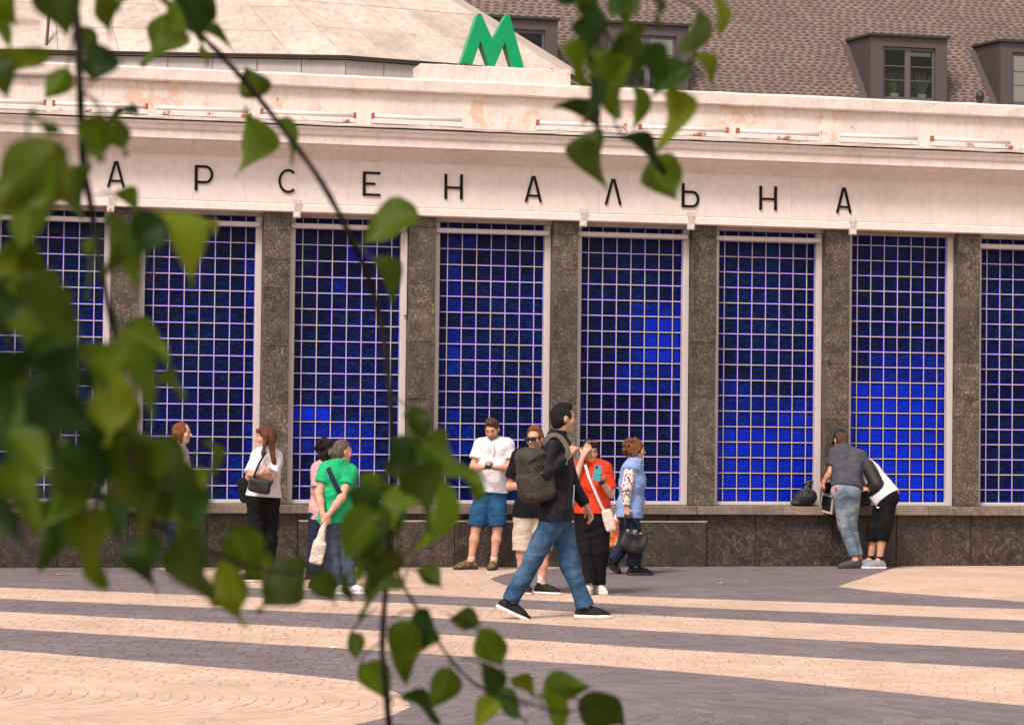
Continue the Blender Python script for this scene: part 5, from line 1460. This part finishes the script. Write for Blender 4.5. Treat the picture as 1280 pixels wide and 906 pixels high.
# ---- 7 woman in green from behind
p = Person('woman in bright green t-shirt and jeans, hands behind her back holding a bag', (426, 742.5), skin=(.58, .30, .21), size=.93, female=True, bulk=1.07)
p.joints(neck=(424, 578, .0), sh_a=(407.5, 587, -.04), sh_b=(438, 590, .06), hip_a=(413, 650, .0), hip_b=(433, 650, .06),
         el_a=(398.5, 617, -.10), wr_a=(403.5, 642, -.17), el_b=(427, 622, -.15), wr_b=(410, 644, -.19),
         kn_a=(414, 692, -.01), an_a=(419, 729, .0), kn_b=(433, 692, .06), an_b=(436, 729, .05))
p.head(428.5, 564.5, .02, 122, 4); p.facing = A3(.35, .95, 0)
p.foot('a', 60); p.foot('b', 70)
p.body(dict(a=dict(d=(.25, -.05, -1), n=(.4, .9, 0), curl=.9), b=dict(d=(-.35, -.05, -.95), n=(-.4, .9, 0), curl=.8)), bust=1.05)
p.hair(M_H_GREY, 'bun')
S = Solid().ell(p.H(0, -.092, -.012), A3(.034, .014, .036), p.hr, .005); S.build('hair_tie', .006, cloth('blue_hair_tie', (.02, .03, .22, 1)), p.root)
p.trousers(M_DENIMG, (.112, .088, .078), .98, seed=71, amp=.008)
p.shirt(M_GREENT, .55, .02, .022, seed=72, name='t_shirt', sr=(.072, .078), bust=1.05, belly=.9, loose=.008)
p.shoes(M_SHOEW, M_SOLEW, .03)
strap('crossbody_strap', [p.P(408.5, 578.5, -.03), p.P(411, 587, -.135), p.P(417, 601, -.165), p.P(424, 614, -.165), p.P(431, 626, -.13)], .046, .006, M_NAVY, p.root, (0, -1, .1))
bc = p.P(398.5, 683, -.2); pb_ = thing_at(p, W(p, bc), 'plastic_bag', 'crumpled beige plastic bag hanging from the green woman\'s hands', 'bag')
hl = (p.j['wr_a']+p.j['wr_b'])/2 + A3(-.005, -.01, -.07) - bc
S = Solid().box((-.01, 0, -.06), (.07, .045, .11), np.array(Matrix.Rotation(R(12), 3, 'Y')), .03, .01).cone((0, 0, .0), hl, .058, .016, .04).wrinkle(.009, 9, (34, 34, 22)); S.build('sack', .0075, M_BAGBEI, pb_)
MB().tube([hl+A3(-.012, 0, -.02), hl+A3(-.018, 0, .02), hl+A3(.01, 0, .045), hl+A3(.02, 0, .01)], .007, 6).build('handle', M_BAGBEI, pb_, smooth=True)

# ---- 8 woman with black curls behind her
p = Person('woman with black curly hair and pink top half hidden behind the woman in green', (408, 735), skin=(.42, .21, .14), size=.93, female=True)
p.joints(neck=(408, 577, .0), sh_a=(397.5, 586, -.08), sh_b=(416, 586, .14), hip_a=(399, 646, -.04), hip_b=(412, 646, .07),
         el_a=(396.5, 614, -.12), wr_a=(400, 636, -.12), el_b=(422, 614, .16), wr_b=(424, 636, .10),
         kn_a=(397, 690, -.04), an_a=(395.5, 724, -.04), kn_b=(411, 690, .06), an_b=(409, 724, .06))
p.head(412, 563, .0, 95, 0); p.facing = A3(.9, .2, 0)
p.foot('a', 75); p.foot('b', 80)
p.body(dict(a=dict(d=(0, 0, -1), n=(1, 0, 0), curl=.5), b=dict(d=(0, 0, -1), n=(-1, 0, 0), curl=.5)), bust=1.0)
p.hair(M_H_BLACK, 'curly')
p.trousers(M_NAVY, (.112, .108, .118), .97, seed=81, amp=.008)
p.shirt(cloth('pink_blouse', (.58, .34, .36, 1), (.50, .26, .29, 1)), .8, .03, .02, seed=82, name='blouse', sr=(.066, .074), bust=1.0)
p.shoes(M_SHOEB, M_SOLEB)

# ---- 9 woman behind the leaves on the left
p = Person('woman with brown bob and pale top mostly hidden by the leaves', (224, 714.5), skin=(.56, .31, .22), size=.97, female=True)
p.joints(neck=(224, 556, .0), sh_a=(216, 565, -.12), sh_b=(226, 565, .14), hip_a=(217, 622, -.06), hip_b=(224, 622, .08),
         el_a=(213, 590, -.18), wr_a=(221, 606, -.20), el_b=(229, 590, .16), wr_b=(234, 604, .02),
         kn_a=(218, 665, -.06), an_a=(217, 704, -.06), kn_b=(225, 665, .07), an_b=(226, 704, .06))
p.head(228, 541, .0, 82, 2); p.facing = A3(1, -.1, 0)
p.foot('a', 80); p.foot('b', 85)
p.body(dict(a=dict(d=(.8, -.1, -.5), n=(0, 1, 0), curl=.5), b=dict(d=(.5, -.2, -.7), n=(-.5, 0, 0), curl=.5)), bust=1.0)
p.hair(M_H_RED, 'bob')
p.trousers(M_NAVY, (.105, .090, .088), .98, seed=91)
p.shirt(M_PALE, 1.6, .0, .02, seed=92, name='top', sr=(.066, .066), bust=1.0)
p.shoes(M_SHOEB, M_SOLEB)

# ---- 10 man in cap leaning over the ledge
p = Person('man in dark cap, slate t-shirt and faded jeans seen from behind at the ledge', (1067, 710), skin=(.58, .27, .18))
p.joints(neck=(1054, 559, .14), sh_a=(1043.5, 567, .10), sh_b=(1076.5, 570.5, .10), hip_a=(1050, 614, -.06), hip_b=(1065, 614, -.06),
         el_a=(1038.5, 590, .06), wr_a=(1030, 602, .10), el_b=(1086, 594, .06), wr_b=(1077, 599, .24),
         kn_a=(1056, 657, .0), an_a=(1070, 697, -.02), kn_b=(1064, 657, .05), an_b=(1074.5, 697, .10))
p.head(1051, 550.5, .20, -168, 26); p.facing = A3(-.2, 1, 0)
p.foot('a', -80); p.foot('b', -100)
p.body(dict(a=dict(d=(-.35, .5, -.7), n=(.8, .2, 0), curl=1.0), b=dict(d=(-.6, .7, -.3), n=(0, 0, -1), curl=.8)))
p.hair(M_H_SHORT, 'short')
S = Solid().ell(p.H(0, -.010, .050), A3(.088, .106, .088), p.hr, .01).plane(p.H(0, 0, .028), p.hr[:, 2]); cp = S.build('cap', .007, M_NAVY, p.root)
S = Solid().ell(p.H(0, .120, .030), A3(.072, .075, .009), p.hr, .01); S.build('cap_peak', .0055, M_NAVY, cp)
S = Solid().ell(p.H(0, -.010, .139), A3(.009, .009, .006), p.hr, .01); S.build('cap_button', .004, M_NAVY, cp)
p.trousers(M_DENIML, (.104, .075, .062), .86, seed=101, amp=.008)
p.shirt(M_SLATE, .66, -.045, .022, seed=102, name='t_shirt', sr=(.072, .078), loose=.008)
strap('red_tag', [p.P(1044, 608.5, -.16), p.P(1045.5, 613, -.165)], .026, .004, M_RED, p.root)
p.shoes(cloth('grey_slip_on', (.075, .066, .062, 1)), M_SOLEB, .022)
# ---- 11 man bending over
p = Person('man in black and white track jacket and cropped black pants bending forward', (1096, 710.5), skin=(.52, .26, .17))
p.joints(neck=(1079, 578, .22), sh_a=(1085, 583, .10), sh_b=(1082, 588, .38), hip_a=(1111, 622, .0), hip_b=(1109, 622, .18),
         el_a=(1096, 605, -.03), wr_a=(1086.5, 612, .02), el_b=(1078, 612, .36), wr_b=(1074, 622, .30),
         kn_a=(1104, 660, -.02), an_a=(1099, 695, -.04), kn_b=(1094, 660, .12), an_b=(1088, 695, .12))
p.head(1070, 583, .28, -100, 45); p.facing = A3(-.7, .2, -.6)
p.foot('a', -78); p.foot('b', -84)
p.body(dict(a=dict(d=(-.7, .3, .2), n=(0, .3, -1), curl=.7), b=dict(d=(-.6, .2, -.6), n=(0, 0, -1), curl=.7)))
p.hair(M_H_BROWN, 'short')
p.trousers(M_BLACK, (.118, .098, .086), .42, seed=111, amp=.009, name='cropped_pants')
def jk():
    k = NT('black_white_jacket', rough=.7)
    g = k.n('ShaderNodeAttribute'); g.attribute_name = 'Col'; k.color(g.outputs['Color']); k.bump(k.noise(9, 4, .6), .4, .03); return k.m
S = Solid(); p.torso(S, inf=.028)
hh = (p.j['hip_a']+p.j['hip_b'])/2; c_ = (p.j['sh_a']+p.j['sh_b'])/2; up = nrmz(c_-hh)
for q in 'ab': S.cone(p.j['hip_'+q]*.7+hh*.3+up*.12, p.j['hip_'+q]*.85+hh*.15-up*.05, .12, .150, .05)
S.cone(hh+up*.14+A3(.02, -.08, .02), hh-up*.02+A3(.07, -.1, .04), .10, .07, .05); S.cone(hh+up*.1+A3(-.08, -.06, -.06), hh+A3(-.10, -.08, -.10), .09, .05, .05)
S.wrinkle(.007, 112); S.plane(hh - up*.02, up)
for q in 'ab': S.cone(p.j['sh_'+q], p.j['el_'+q], .078, .070, .03); S.cone(p.j['el_'+q], p.j['el_'+q]*.1+p.j['wr_'+q]*.9, .064, .048, .02, flat=1)
def jc(V):
    C = np.tile(A3(.66, .63, .66), (len(V), 1))
    def seg(a, b):
        ba = b-a; t = np.clip(((V-a) @ ba)/(ba @ ba), 0, 1); return np.linalg.norm(V-a-t[:, None]*ba, axis=1)
    dm = np.minimum(np.minimum(seg(p.j['sh_a'], p.j['el_a']), seg(p.j['el_a'], p.j['wr_a'])), np.minimum(seg(p.j['sh_b'], p.j['el_b']), seg(p.j['el_b'], p.j['wr_b'])))
    blk = (dm < .088); top = (V @ A3(0, 0, 1)) > 9
    C[blk] = (.013, .012, .014)
    return C
S.build('track_jacket', .0085, jk(), p.root, jc)
p.shoes(M_SHOEG, M_SOLEW, .03, sock=(M_SOCKB, 'short'))
strap('pocket_stripe', [p.P(1095.5, 634, -.10), p.P(1099, 634, -.11)], .012, .004, M_WHITE, p.root); strap('knee_stripe', [p.P(1100.5, 656, -.09), p.P(1105, 658, -.10)], .010, .004, M_WHITE, p.root)

# ---- things on and at the ledge
def on_wall(px, py, yo):
    x, z = WF.hit(px, py, yo); w = WF.o + WF.u*x + WF.n*yo; return Vector((w.x, w.y, z))
w = on_wall(1004.5, 631.5, -.03); w.z = z_ledge_t
bb = empty('bin_bag', tuple(w), R(13), label='knotted black plastic bag on the stone ledge', cat='bag')
S = Solid().ell((0, 0, .085), (.125, .10, .095), None, .02).cone((.02, 0, .14), (.05, 0, .235), .07, .035, .05).ell((-.10, -.03, .03), (.06, .06, .035), None, .04).ell((.085, -.02, .12), (.05, .06, .06), None, .03).cone((.05, 0, .22), (.075, .0, .255), .03, .022, .02)
S.wrinkle(.016, 14, (30, 30, 30)).plane((0, 0, .003), (0, 0, 1)); S.build('sack', .0075, M_BAGBLK, bb); bb.scale = (1.15, 1.0, 1.1)
w = on_wall(1033, 641, -.16)
gb = empty('game_board', tuple(w), label='dark folded board case with pale rim held by the man in the cap', cat='board')
gb.rotation_euler = (R(0), R(9), R(-52))
MB().cbox(-.10, .10, -.02, .02, 0, .40, .006).build('case', NT('cream_rim', (.50, .45, .38, 1), .5).m, gb)
for a, b in ((.235, .375), (.03, .205)): MB().cbox(-.082, .082, -.024, -.0195, a, b, .002).build('panel', M_LENS, gb)
MB().cbox(-.05, .05, -.0235, -.0195, .208, .232, .001).build('clasp', M_HANDLE, gb)
w = on_wall(1074, 640, -.06); w.z = z_ledge_t
lb = empty('holdall', tuple(w), R(13), label='slumped black holdall on the ledge between the two men', cat='bag')
S = Solid().box((0, 0, .09), (.15, .07, .09), None, .05, .02).wrinkle(.010, 15, (28, 28, 28)).plane((0, 0, .003), (0, 0, 1)); S.build('sack', .008, M_BAGBLK, lb)
MB().tube([(-.08, -.06, .16), (-.05, -.07, .24), (.04, -.07, .24), (.08, -.06, .16)], .009, 6).build('handle', M_STRAPK, lb, smooth=True)

# ---- small litter on the paving
M_DRYLEAF = NT('dry_leaf', (.55, .30, .08, 1), .8).m; M_PAPER = NT('paper_scrap', (.70, .64, .58, 1), .8).m
LIT = [(75, 718, .09, M_DRYLEAF, 'fallen_leaf', 'yellow fallen leaf on the dark paving at the far left', 'leaf'), (418, 809.5, .035, M_PAPER, 'paper_scrap', 'white scrap on the sand stripe left of the hanging twig', 'litter'),
       (972, 785.5, .03, M_PAPER, 'paper_scrap', 'tiny white scrap on the dark stripe right of the walking man', 'litter'), (902, 729, .05, M_PAPER, 'paper_scrap', 'white scrap near the wall left of the black bag', 'litter'), (665, 846, .04, M_PAPER, 'paper_scrap', 'white scrap on the dark paving above the lowest leaves', 'litter')]
for px, py, w, mt, nm, lb_, ct in LIT:
    g = ground_pt(px, py, .004); a = rng.uniform(0, 6.28)
    t_ = MB(); n_ = 7; ring = [(w*math.cos(6.283*i/n_+a)*rng.uniform(.6, 1.1), w*.55*math.sin(6.283*i/n_+a)*rng.uniform(.6, 1.1), rng.uniform(0, .012)) for i in range(n_)]
    t_.add(ring + [(0, 0, .012)], [(i, (i+1) % n_, n_) for i in range(n_)]); t_.add([(x, y, z-.0015) for x, y, z in ring] + [(0, 0, .0105)], [((i+1) % n_, i, n_) for i in range(n_)])
    t_.build(nm, mt, None, loc=(g.x, g.y, .004), label=lb_, cat=ct)
# ================================================================== branches hanging in front of the viewer
lr = random.Random(21)
def leaf_mat(name, a, b, tr):
    k = NT(name, a, 0.5, 0.16)
    n = k.noise(40, 3, .6); c = k.ramp(n, [(.3, a), (.7, b)])
    v = k.n('ShaderNodeTexWave'); v.wave_type = 'BANDS'; v.inputs['Scale'].default_value = 2.4; v.inputs['Distortion'].default_value = 0.6
    tc = k.obj
    sx = k.n('ShaderNodeSeparateXYZ'); k.l(tc, sx.inputs[0])
    ab = k.math('ABSOLUTE', sx.outputs[0]); vv = k.math('SUBTRACT', sx.outputs[1], k.math('MULTIPLY', ab, .75))
    cmb = k.n('ShaderNodeCombineXYZ'); k.l(vv, cmb.inputs[0]); k.l(cmb.outputs[0], v.inputs['Vector'])
    vein = k.ramp(v.outputs[1], [(.86, 0.0), (.97, .45)])
    mid = k.ramp(ab, [(.012, .6), (.03, 0.0)])
    c = k.mix(k.math('MAXIMUM', vein, mid), c, tuple(min(1, x*1.8) for x in b[:3]) + (1,))
    c = k.mix(1.0, c, k.ramp(k.rnd(), [(0, .42), (1, 1.30)]), 'MULTIPLY')
    k.color(c)
    t = k.n('ShaderNodeBsdfTranslucent'); k.l(k.mix(1.0, c, tr, 'MULTIPLY'), t.inputs[0])
    ad = k.n('ShaderNodeMixShader'); ad.inputs[0].default_value = .45
    k.l(k.b.outputs[0], ad.inputs[1]); k.l(t.outputs[0], ad.inputs[2]); k.l(ad.outputs[0], k.out.inputs[0])
    return k.m
M_LEAF = [leaf_mat('leaf_green', (.028, .055, .002, 1), (.046, .080, .003, 1), (2.6, 2.0, .6, 1)),
          leaf_mat('leaf_shaded', (.013, .036, .004, 1), (.022, .052, .006, 1), (1.6, 1.6, .8, 1)),  # darker copy: shade from the canopy above put into the leaf colour
          leaf_mat('leaf_yellowish', (.055, .085, .003, 1), (.080, .112, .005, 1), (2.4, 2.0, .5, 1))]
kb = NT('dark_bark', (.035, .024, .022, 1), .8, .1); kb.color(kb.ramp(kb.noise(60, 4, .6, kb.mapping((1, 1, .3))), [(.3, (.005, .0035, .0035, 1)), (.7, (.014, .010, .009, 1))])); M_BARK = kb.m
PROF = [(0, .03), (.03, .30), (.08, .58), (.16, .82), (.26, .97), (.36, 1.0), (.47, .93), (.58, .78), (.69, .58), (.79, .38), (.88, .20), (.95, .08), (1.0, .0)]
def leaf_mesh(fold, bend, wav, seed, side=0.0, peak=0.0, slim=1.0):
    """unit leaf along +y: base at 0, tip at 1, half width 0.5, toothed edge, folded midrib, curled blade"""
    rr = random.Random(seed); mb = MB(); nx = 6; rows = []
    NR = 26
    for i in range(NR+1):
        t = i/NR; tt = t**(1+peak)
        w = float(np.interp(tt, [a for a, _ in PROF], [b for _, b in PROF]))*slim
        row = []
        for j in range(-nx//2, nx//2+1):
            f = j/(nx/2); tooth = (1 + (.055 if i % 2 else -.035)) if abs(f) == 1 and 2 < i < NR-1 else 1.0
            asym = 1 + .10*side*f
            x = f*w*.5*tooth*asym + side*.14*t*t
            z = abs(f*w*.5)*fold - bend*t*t + wav*math.sin(t*8+seed+f)*abs(f)*.07 + .03*math.sin(t*3.1)
            row.append((x, t - (.02 if abs(f) == 1 and i % 2 else 0), z))
        rows.append(row)
    m_ = nx+1
    for r in rows: mb.v += r
    for i in range(len(rows)-1):
        for j in range(nx): mb.f.append((i*m_+j, i*m_+j+1, (i+1)*m_+j+1, (i+1)*m_+j)); mb.mi.append(0)
    return mb
LM = []; NV = 5
for mi, mt in enumerate(M_LEAF):
    for q in range(NV): LM.append(leaf_mesh((.25, .55, .1, .8, .35)[q], (.10, .28, -.10, .15, .40)[q], (1, .6, 1.6, 1.0, 1.8)[q], 5*mi+q, (.3, -.8, .9, -.3, 1.2)[q], (0, .15, -.12, .25, .05)[q], (1, .92, 1.05, .85, .97)[q]).mesh('leaf', mt, True))
def branch(name, label, paths, leaves, cat='branch'):
    r0 = Vector(at_depth(*paths[0][0][0][:2], paths[0][1])); root = empty(name, tuple(r0), label=label, cat=cat)
    pts_all = []
    for pts, Z, w0, w1 in paths:
        n = len(pts); P = [Vector(at_depth(a, b, Z + .03*math.sin(i*1.7))) - r0 for i, (a, b) in enumerate(pts)]
        Q = []
        for i in range(n-1):
            p0, p1, p2, p3 = P[max(i-1, 0)], P[i], P[i+1], P[min(i+2, n-1)]
            for t in (0, .25, .5, .75): Q.append(.5*((2*p1) + (p2-p0)*t + (2*p0-5*p1+4*p2-p3)*t*t + (3*p1-p0-3*p2+p3)*t**3))
        Q.append(P[-1]); pts_all += Q
        rad = [(w0+(w1-w0)*i/(len(Q)-1))*.5*Z/FPX*(1+.12*math.sin(i*2.1)) for i in range(len(Q))]
        MB().tube(Q, rad, 8).build('stem', M_BARK, root, smooth=True)
    for (bx, by, tx, ty, w, Z, kind) in leaves:
        Z = Z + lr.uniform(-.10, .10)
        dz = lr.uniform(-.35, .35)
        a = Vector(at_depth(bx, by, Z)); L0 = math.hypot(tx-bx, ty-by)*Z/FPX
        b = Vector(at_depth(tx, ty, Z + dz*L0)); u = (b-a); L = u.length; u.normalize()
        vd = (a - CAM).normalized(); s = u.cross(vd).normalized()
        wid = w*1.08*Z/FPX; nat = L*.80
        c = min(1.0, wid/nat); ph = math.acos(c)*(1 if lr.random() < .5 else -1)
        real = max(wid, nat) if c < 1 else wid
        n0 = s.cross(u); sd = s*math.cos(ph) + n0*math.sin(ph); nn = sd.cross(u)
        flip = 1 if nn.z > -.15 else -1          # upper side towards the sky
        sd, nn = sd*flip, nn*flip
        M4 = Matrix(((sd.x*real, u.x*L, nn.x*L, 0), (sd.y*real, u.y*L, nn.y*L, 0), (sd.z*real, u.z*L, nn.z*L, 0), (0, 0, 0, 1)))
        o = link('leaf', LM[kind*NV + lr.randrange(NV)], root); M4.translation = a - r0; o.matrix_basis = M4
        # stalk back towards the nearest twig
        q = min(pts_all, key=lambda p_: (p_ + r0 - a + u*L*.3).length); a_ = a - r0
        end = a_ + (q-a_)*min(1.0, .045/max((q-a_).length, 1e-4)) if (q-a_).length > .05 else q
        MB().tube([a_ + u*.02*L, a_ - u*L*.08 + (end-a_)*.3, end], [.0011, .0010, .0009], 5).build('stalk', M_LEAF[0], o if False else root)
    return root
G, D_, Y_ = 0, 1, 2
L_left = [(-10,-18,23,22,40,2.0,G),(-15,28,22,56,22,2.0,G),(60,-22,88,46,56,1.9,G),(118,-8,142,48,25,2.1,G),(165,-28,155,17,26,2.1,G),(100,34,122,72,32,2.2,G),(116,54,120,118,40,1.9,D_),
 (0,92,68,64,34,1.9,G),(-14,76,12,123,40,1.8,G),(84,85,61,128,35,2.1,G),(125,143,120,207,42,2.0,G),(138,147,151,198,20,2.0,G),(172,141,136,136,9,2.4,D_),(34,142,74,178,11,1.7,D_),
 (74,176,-18,262,92,1.35,Y_),(60,200,0,300,60,1.4,G),(113,205,95,276,36,1.9,G),(112,194,133,202,14,2.0,G),(140,242,178,267,22,2.1,G),(208,278,150,318,48,1.7,D_),(193,266,250,342,42,1.8,Y_),(187,298,164,357,32,1.8,G),
 (132,268,140,345,36,1.7,G),(261,274,271,294,12,2.2,Y_),(28,238,40,314,52,1.5,G),(-5,330,98,340,34,1.5,G),(20,316,26,378,40,1.5,Y_),(22,352,102,432,58,1.4,G),(116,298,107,324,16,1.8,G),(5,360,-10,430,50,1.5,D_),
 (5,402,104,428,48,1.4,G),(156,410,217,454,44,1.8,G),(178,438,199,466,20,1.8,D_),(128,438,202,507,36,1.6,G),(204,462,229,502,20,1.7,G),(130,548,222,646,38,1.6,G),(196,596,262,640,40,1.7,G),(168,562,248,628,46,1.65,G),(240,566,208,634,40,1.7,G),(166,546,172,650,56,1.7,Y_),(252,582,214,650,58,1.8,G),
 (256,549,285,590,16,1.9,G),(38,458,124,502,52,1.4,D_),(28,488,112,546,56,1.4,D_),(58,518,132,562,52,1.5,D_),(88,440,152,492,42,1.5,G),(38,428,98,472,46,1.4,D_),(108,498,152,557,42,1.5,D_),(8,543,72,592,56,1.4,G),
 (-5,588,62,642,52,1.5,G),(64,568,112,642,46,1.6,G),(74,558,128,602,42,1.6,D_),(68,620,84,702,48,1.7,D_),(110,638,130,740,50,1.8,G),(124,618,149,670,34,1.8,D_),(186,660,184,735,44,1.9,D_),(238,662,230,760,54,1.8,G),
 (224,660,270,692,16,1.9,D_),(-12,638,6,682,26,1.7,D_),(150,684,158,714,16,2.0,Y_),(8,618,62,664,36,1.6,G),(40,470,20,540,46,1.4,G),(96,470,70,540,44,1.5,D_),(20,440,-6,500,44,1.4,D_),
 (292,658,320,726,60,1.9,G),(292,698,293,778,44,1.9,Y_),(322,698,352,722,26,2.0,Y_),(386,708,330,773,48,1.9,G),(392,714,414,759,32,2.0,G)]
L_mid = [(205,18,188,90,44,2.3,G),(252,42,194,4,36,2.2,G),(248,46,214,-14,42,2.2,D_),(238,30,262,-20,40,2.2,G),(253,40,291,54,13,2.4,G),(250,52,255,84,9,2.4,G),(326,121,310,81,37,2.5,G),(306,141,307,224,45,2.5,G),(346,151,378,198,13,2.5,G),
 (522,264,453,302,44,2.3,G),(464,322,497,376,27,2.3,G),(512,510,541,550,32,2.3,G),(516,546,488,612,42,2.1,D_),(527,551,600,622,38,2.1,G),(520,558,526,624,32,2.0,D_),(500,588,552,654,42,2.0,G),(526,588,500,664,42,2.0,G),
 (546,598,541,694,30,2.2,G),(492,578,477,602,14,2.2,G),(478,598,438,642,36,2.2,G),(474,640,418,694,46,2.0,G),(452,648,456,724,42,2.0,G),(482,658,440,702,36,2.1,D_),(497,688,468,730,34,2.1,G),(425,718,433,754,14,2.3,D_),
 (506,724,444,752,26,2.2,G),(519,712,557,732,30,2.4,G),(600,780,558,774,30,2.5,G),(438,790,452,824,25,2.4,G),(520,778,500,856,54,2.3,G),(520,763,546,802,26,2.3,D_),(449,832,488,876,40,2.3,G),(562,836,545,888,40,2.4,G),
 (503,868,552,902,20,2.4,D_),(598,788,623,843,36,2.4,G),(600,828,616,882,30,2.3,D_),(626,878,584,908,30,2.4,Y_),(640,846,672,872,20,2.5,Y_),(680,866,735,849,40,2.5,G),(675,868,712,918,26,2.4,G),(724,874,782,920,44,2.5,G),(608,868,662,898,26,2.4,D_),
 (470,612,500,668,36,2.0,D_),(455,690,480,745,34,2.1,G),(440,610,470,660,34,2.1,D_)]
L_right = [(694,-14,722,11,26,2.2,D_),(746,-4,735,52,30,2.1,D_),(803,-22,774,43,40,2.2,G),(824,-6,828,35,11,2.4,G),(886,-14,909,47,17,2.4,Y_),(872,13,856,80,33,2.3,G),(866,68,899,108,15,2.4,Y_),(722,48,731,110,30,2.2,G),
 (735,18,742,78,28,2.1,D_),(762,62,770,150,48,2.1,G),(790,108,804,162,22,2.3,G),(862,83,813,117,42,2.2,D_),(836,108,843,189,38,2.3,Y_),(746,160,697,127,22,2.3,D_),(748,158,748,235,46,2.3,G),(778,170,834,212,18,2.3,D_),(812,198,840,253,48,2.4,G),
 (778,44,802,98,42,2.1,G),(800,58,834,104,36,2.1,D_),(760,-18,770,28,30,2.1,D_),(720,-20,745,18,30,2.1,G),(785,60,760,110,32,2.2,D_)]
for _ in range(15):
    bx, by = lr.uniform(-25, 125), lr.uniform(290, 610)
    if bx > 70 and by < 400: continue
    an = lr.uniform(-.5, 1.9); L_ = lr.uniform(62, 100)
    L_left.append((bx, by, bx + L_*math.cos(an)*.8, by + L_*abs(math.sin(an)) + 12, L_*lr.uniform(.42, .66), lr.uniform(1.4, 1.75), lr.choice((0, 1, 1, 1, 0, 2))))
for (bx, by, tx, ty, w) in ((90,470,165,530,40),(120,500,160,580,44),(96,520,168,590,46),(110,560,176,640,44),(60,600,120,660,44),(180,600,240,668,44),(215,610,262,672,38),(20,500,84,560,50),(140,600,196,670,40)):
    L_left.append((bx, by, tx, ty, w, lr.uniform(1.5, 1.8), lr.choice((0, 0, 1, 2))))
for (bx, by) in ((740, 60), (790, 75), (735, 95), (800, 30)):
    an = lr.uniform(.4, 2.4); L_ = lr.uniform(50, 68)
    L_right.append((bx, by, bx + L_*math.cos(an), by + L_*math.sin(an), L_*lr.uniform(.35, .62), lr.uniform(2.0, 2.3), lr.choice((0, 1, 0))))
for (bx, by) in ((500, 640), (470, 680)):
    an = lr.uniform(.6, 2.5); L_ = lr.uniform(50, 75)
    L_mid.append((bx, by, bx + L_*math.cos(an), by + L_*math.sin(an), L_*lr.uniform(.4, .62), lr.uniform(1.9, 2.2), lr.choice((0, 1, 0))))
def _gap(l, x=230, y=541):
    ax, ay, bx, by = l[:4]; t = max(0, min(1, ((x-ax)*(bx-ax)+(y-ay)*(by-ay))/((bx-ax)**2+(by-ay)**2)))
    return math.hypot(ax+(bx-ax)*t-x, ay+(by-ay)*t-y) - l[4]*.6
L_left = [l for l in L_left if _gap(l) > 16] + [(178,578,252,630,40,1.65,0), (150,580,214,656,42,1.7,0), (262,590,216,650,44,1.75,2)]   # gaps in the foliage
branch('tree_branch', 'hanging dark stem with the dense mass of blurred leaves at the left edge',
       [([(88,-60),(94,0),(98,60),(100,110),(104,200),(114,260),(125,330),(140,400),(156,448)], 2.0, 12, 8.0), ([(-60,624),(0,620),(60,617),(110,621),(180,650),(260,688),(330,712),(400,716)], 1.75, 8.0, 3.5)], L_left)
branch('tree_branch', 'long thin branch curving down past the letter C to the bottom of the frame',
       [([(150,-70),(205,0),(248,42),(264,57),(300,95),(345,150),(400,225),(440,300),(465,360),(481,430),(489,520),(490,620),(485,700),(478,800),(482,860),(490,940)], 2.35, 7.0, 8.0), ([(488,680),(503,730),(530,772),(562,822),(600,858),(660,878),(700,890),(740,880)], 2.4, 5.0, 2.5)], L_mid)
branch('tree_branch', 'leafy twig hanging from the top edge in front of the shingled roof',
       [([(715,-60),(742,10),(768,58),(800,98),(832,118)], 2.25, 5.0, 2.5), ([(748,30),(747,100),(747,158),(782,172),(815,200)], 2.25, 3.0, 2.0), ([(770,-60),(830,-10),(872,14),(868,70)], 2.3, 3.5, 2.0)], L_right)
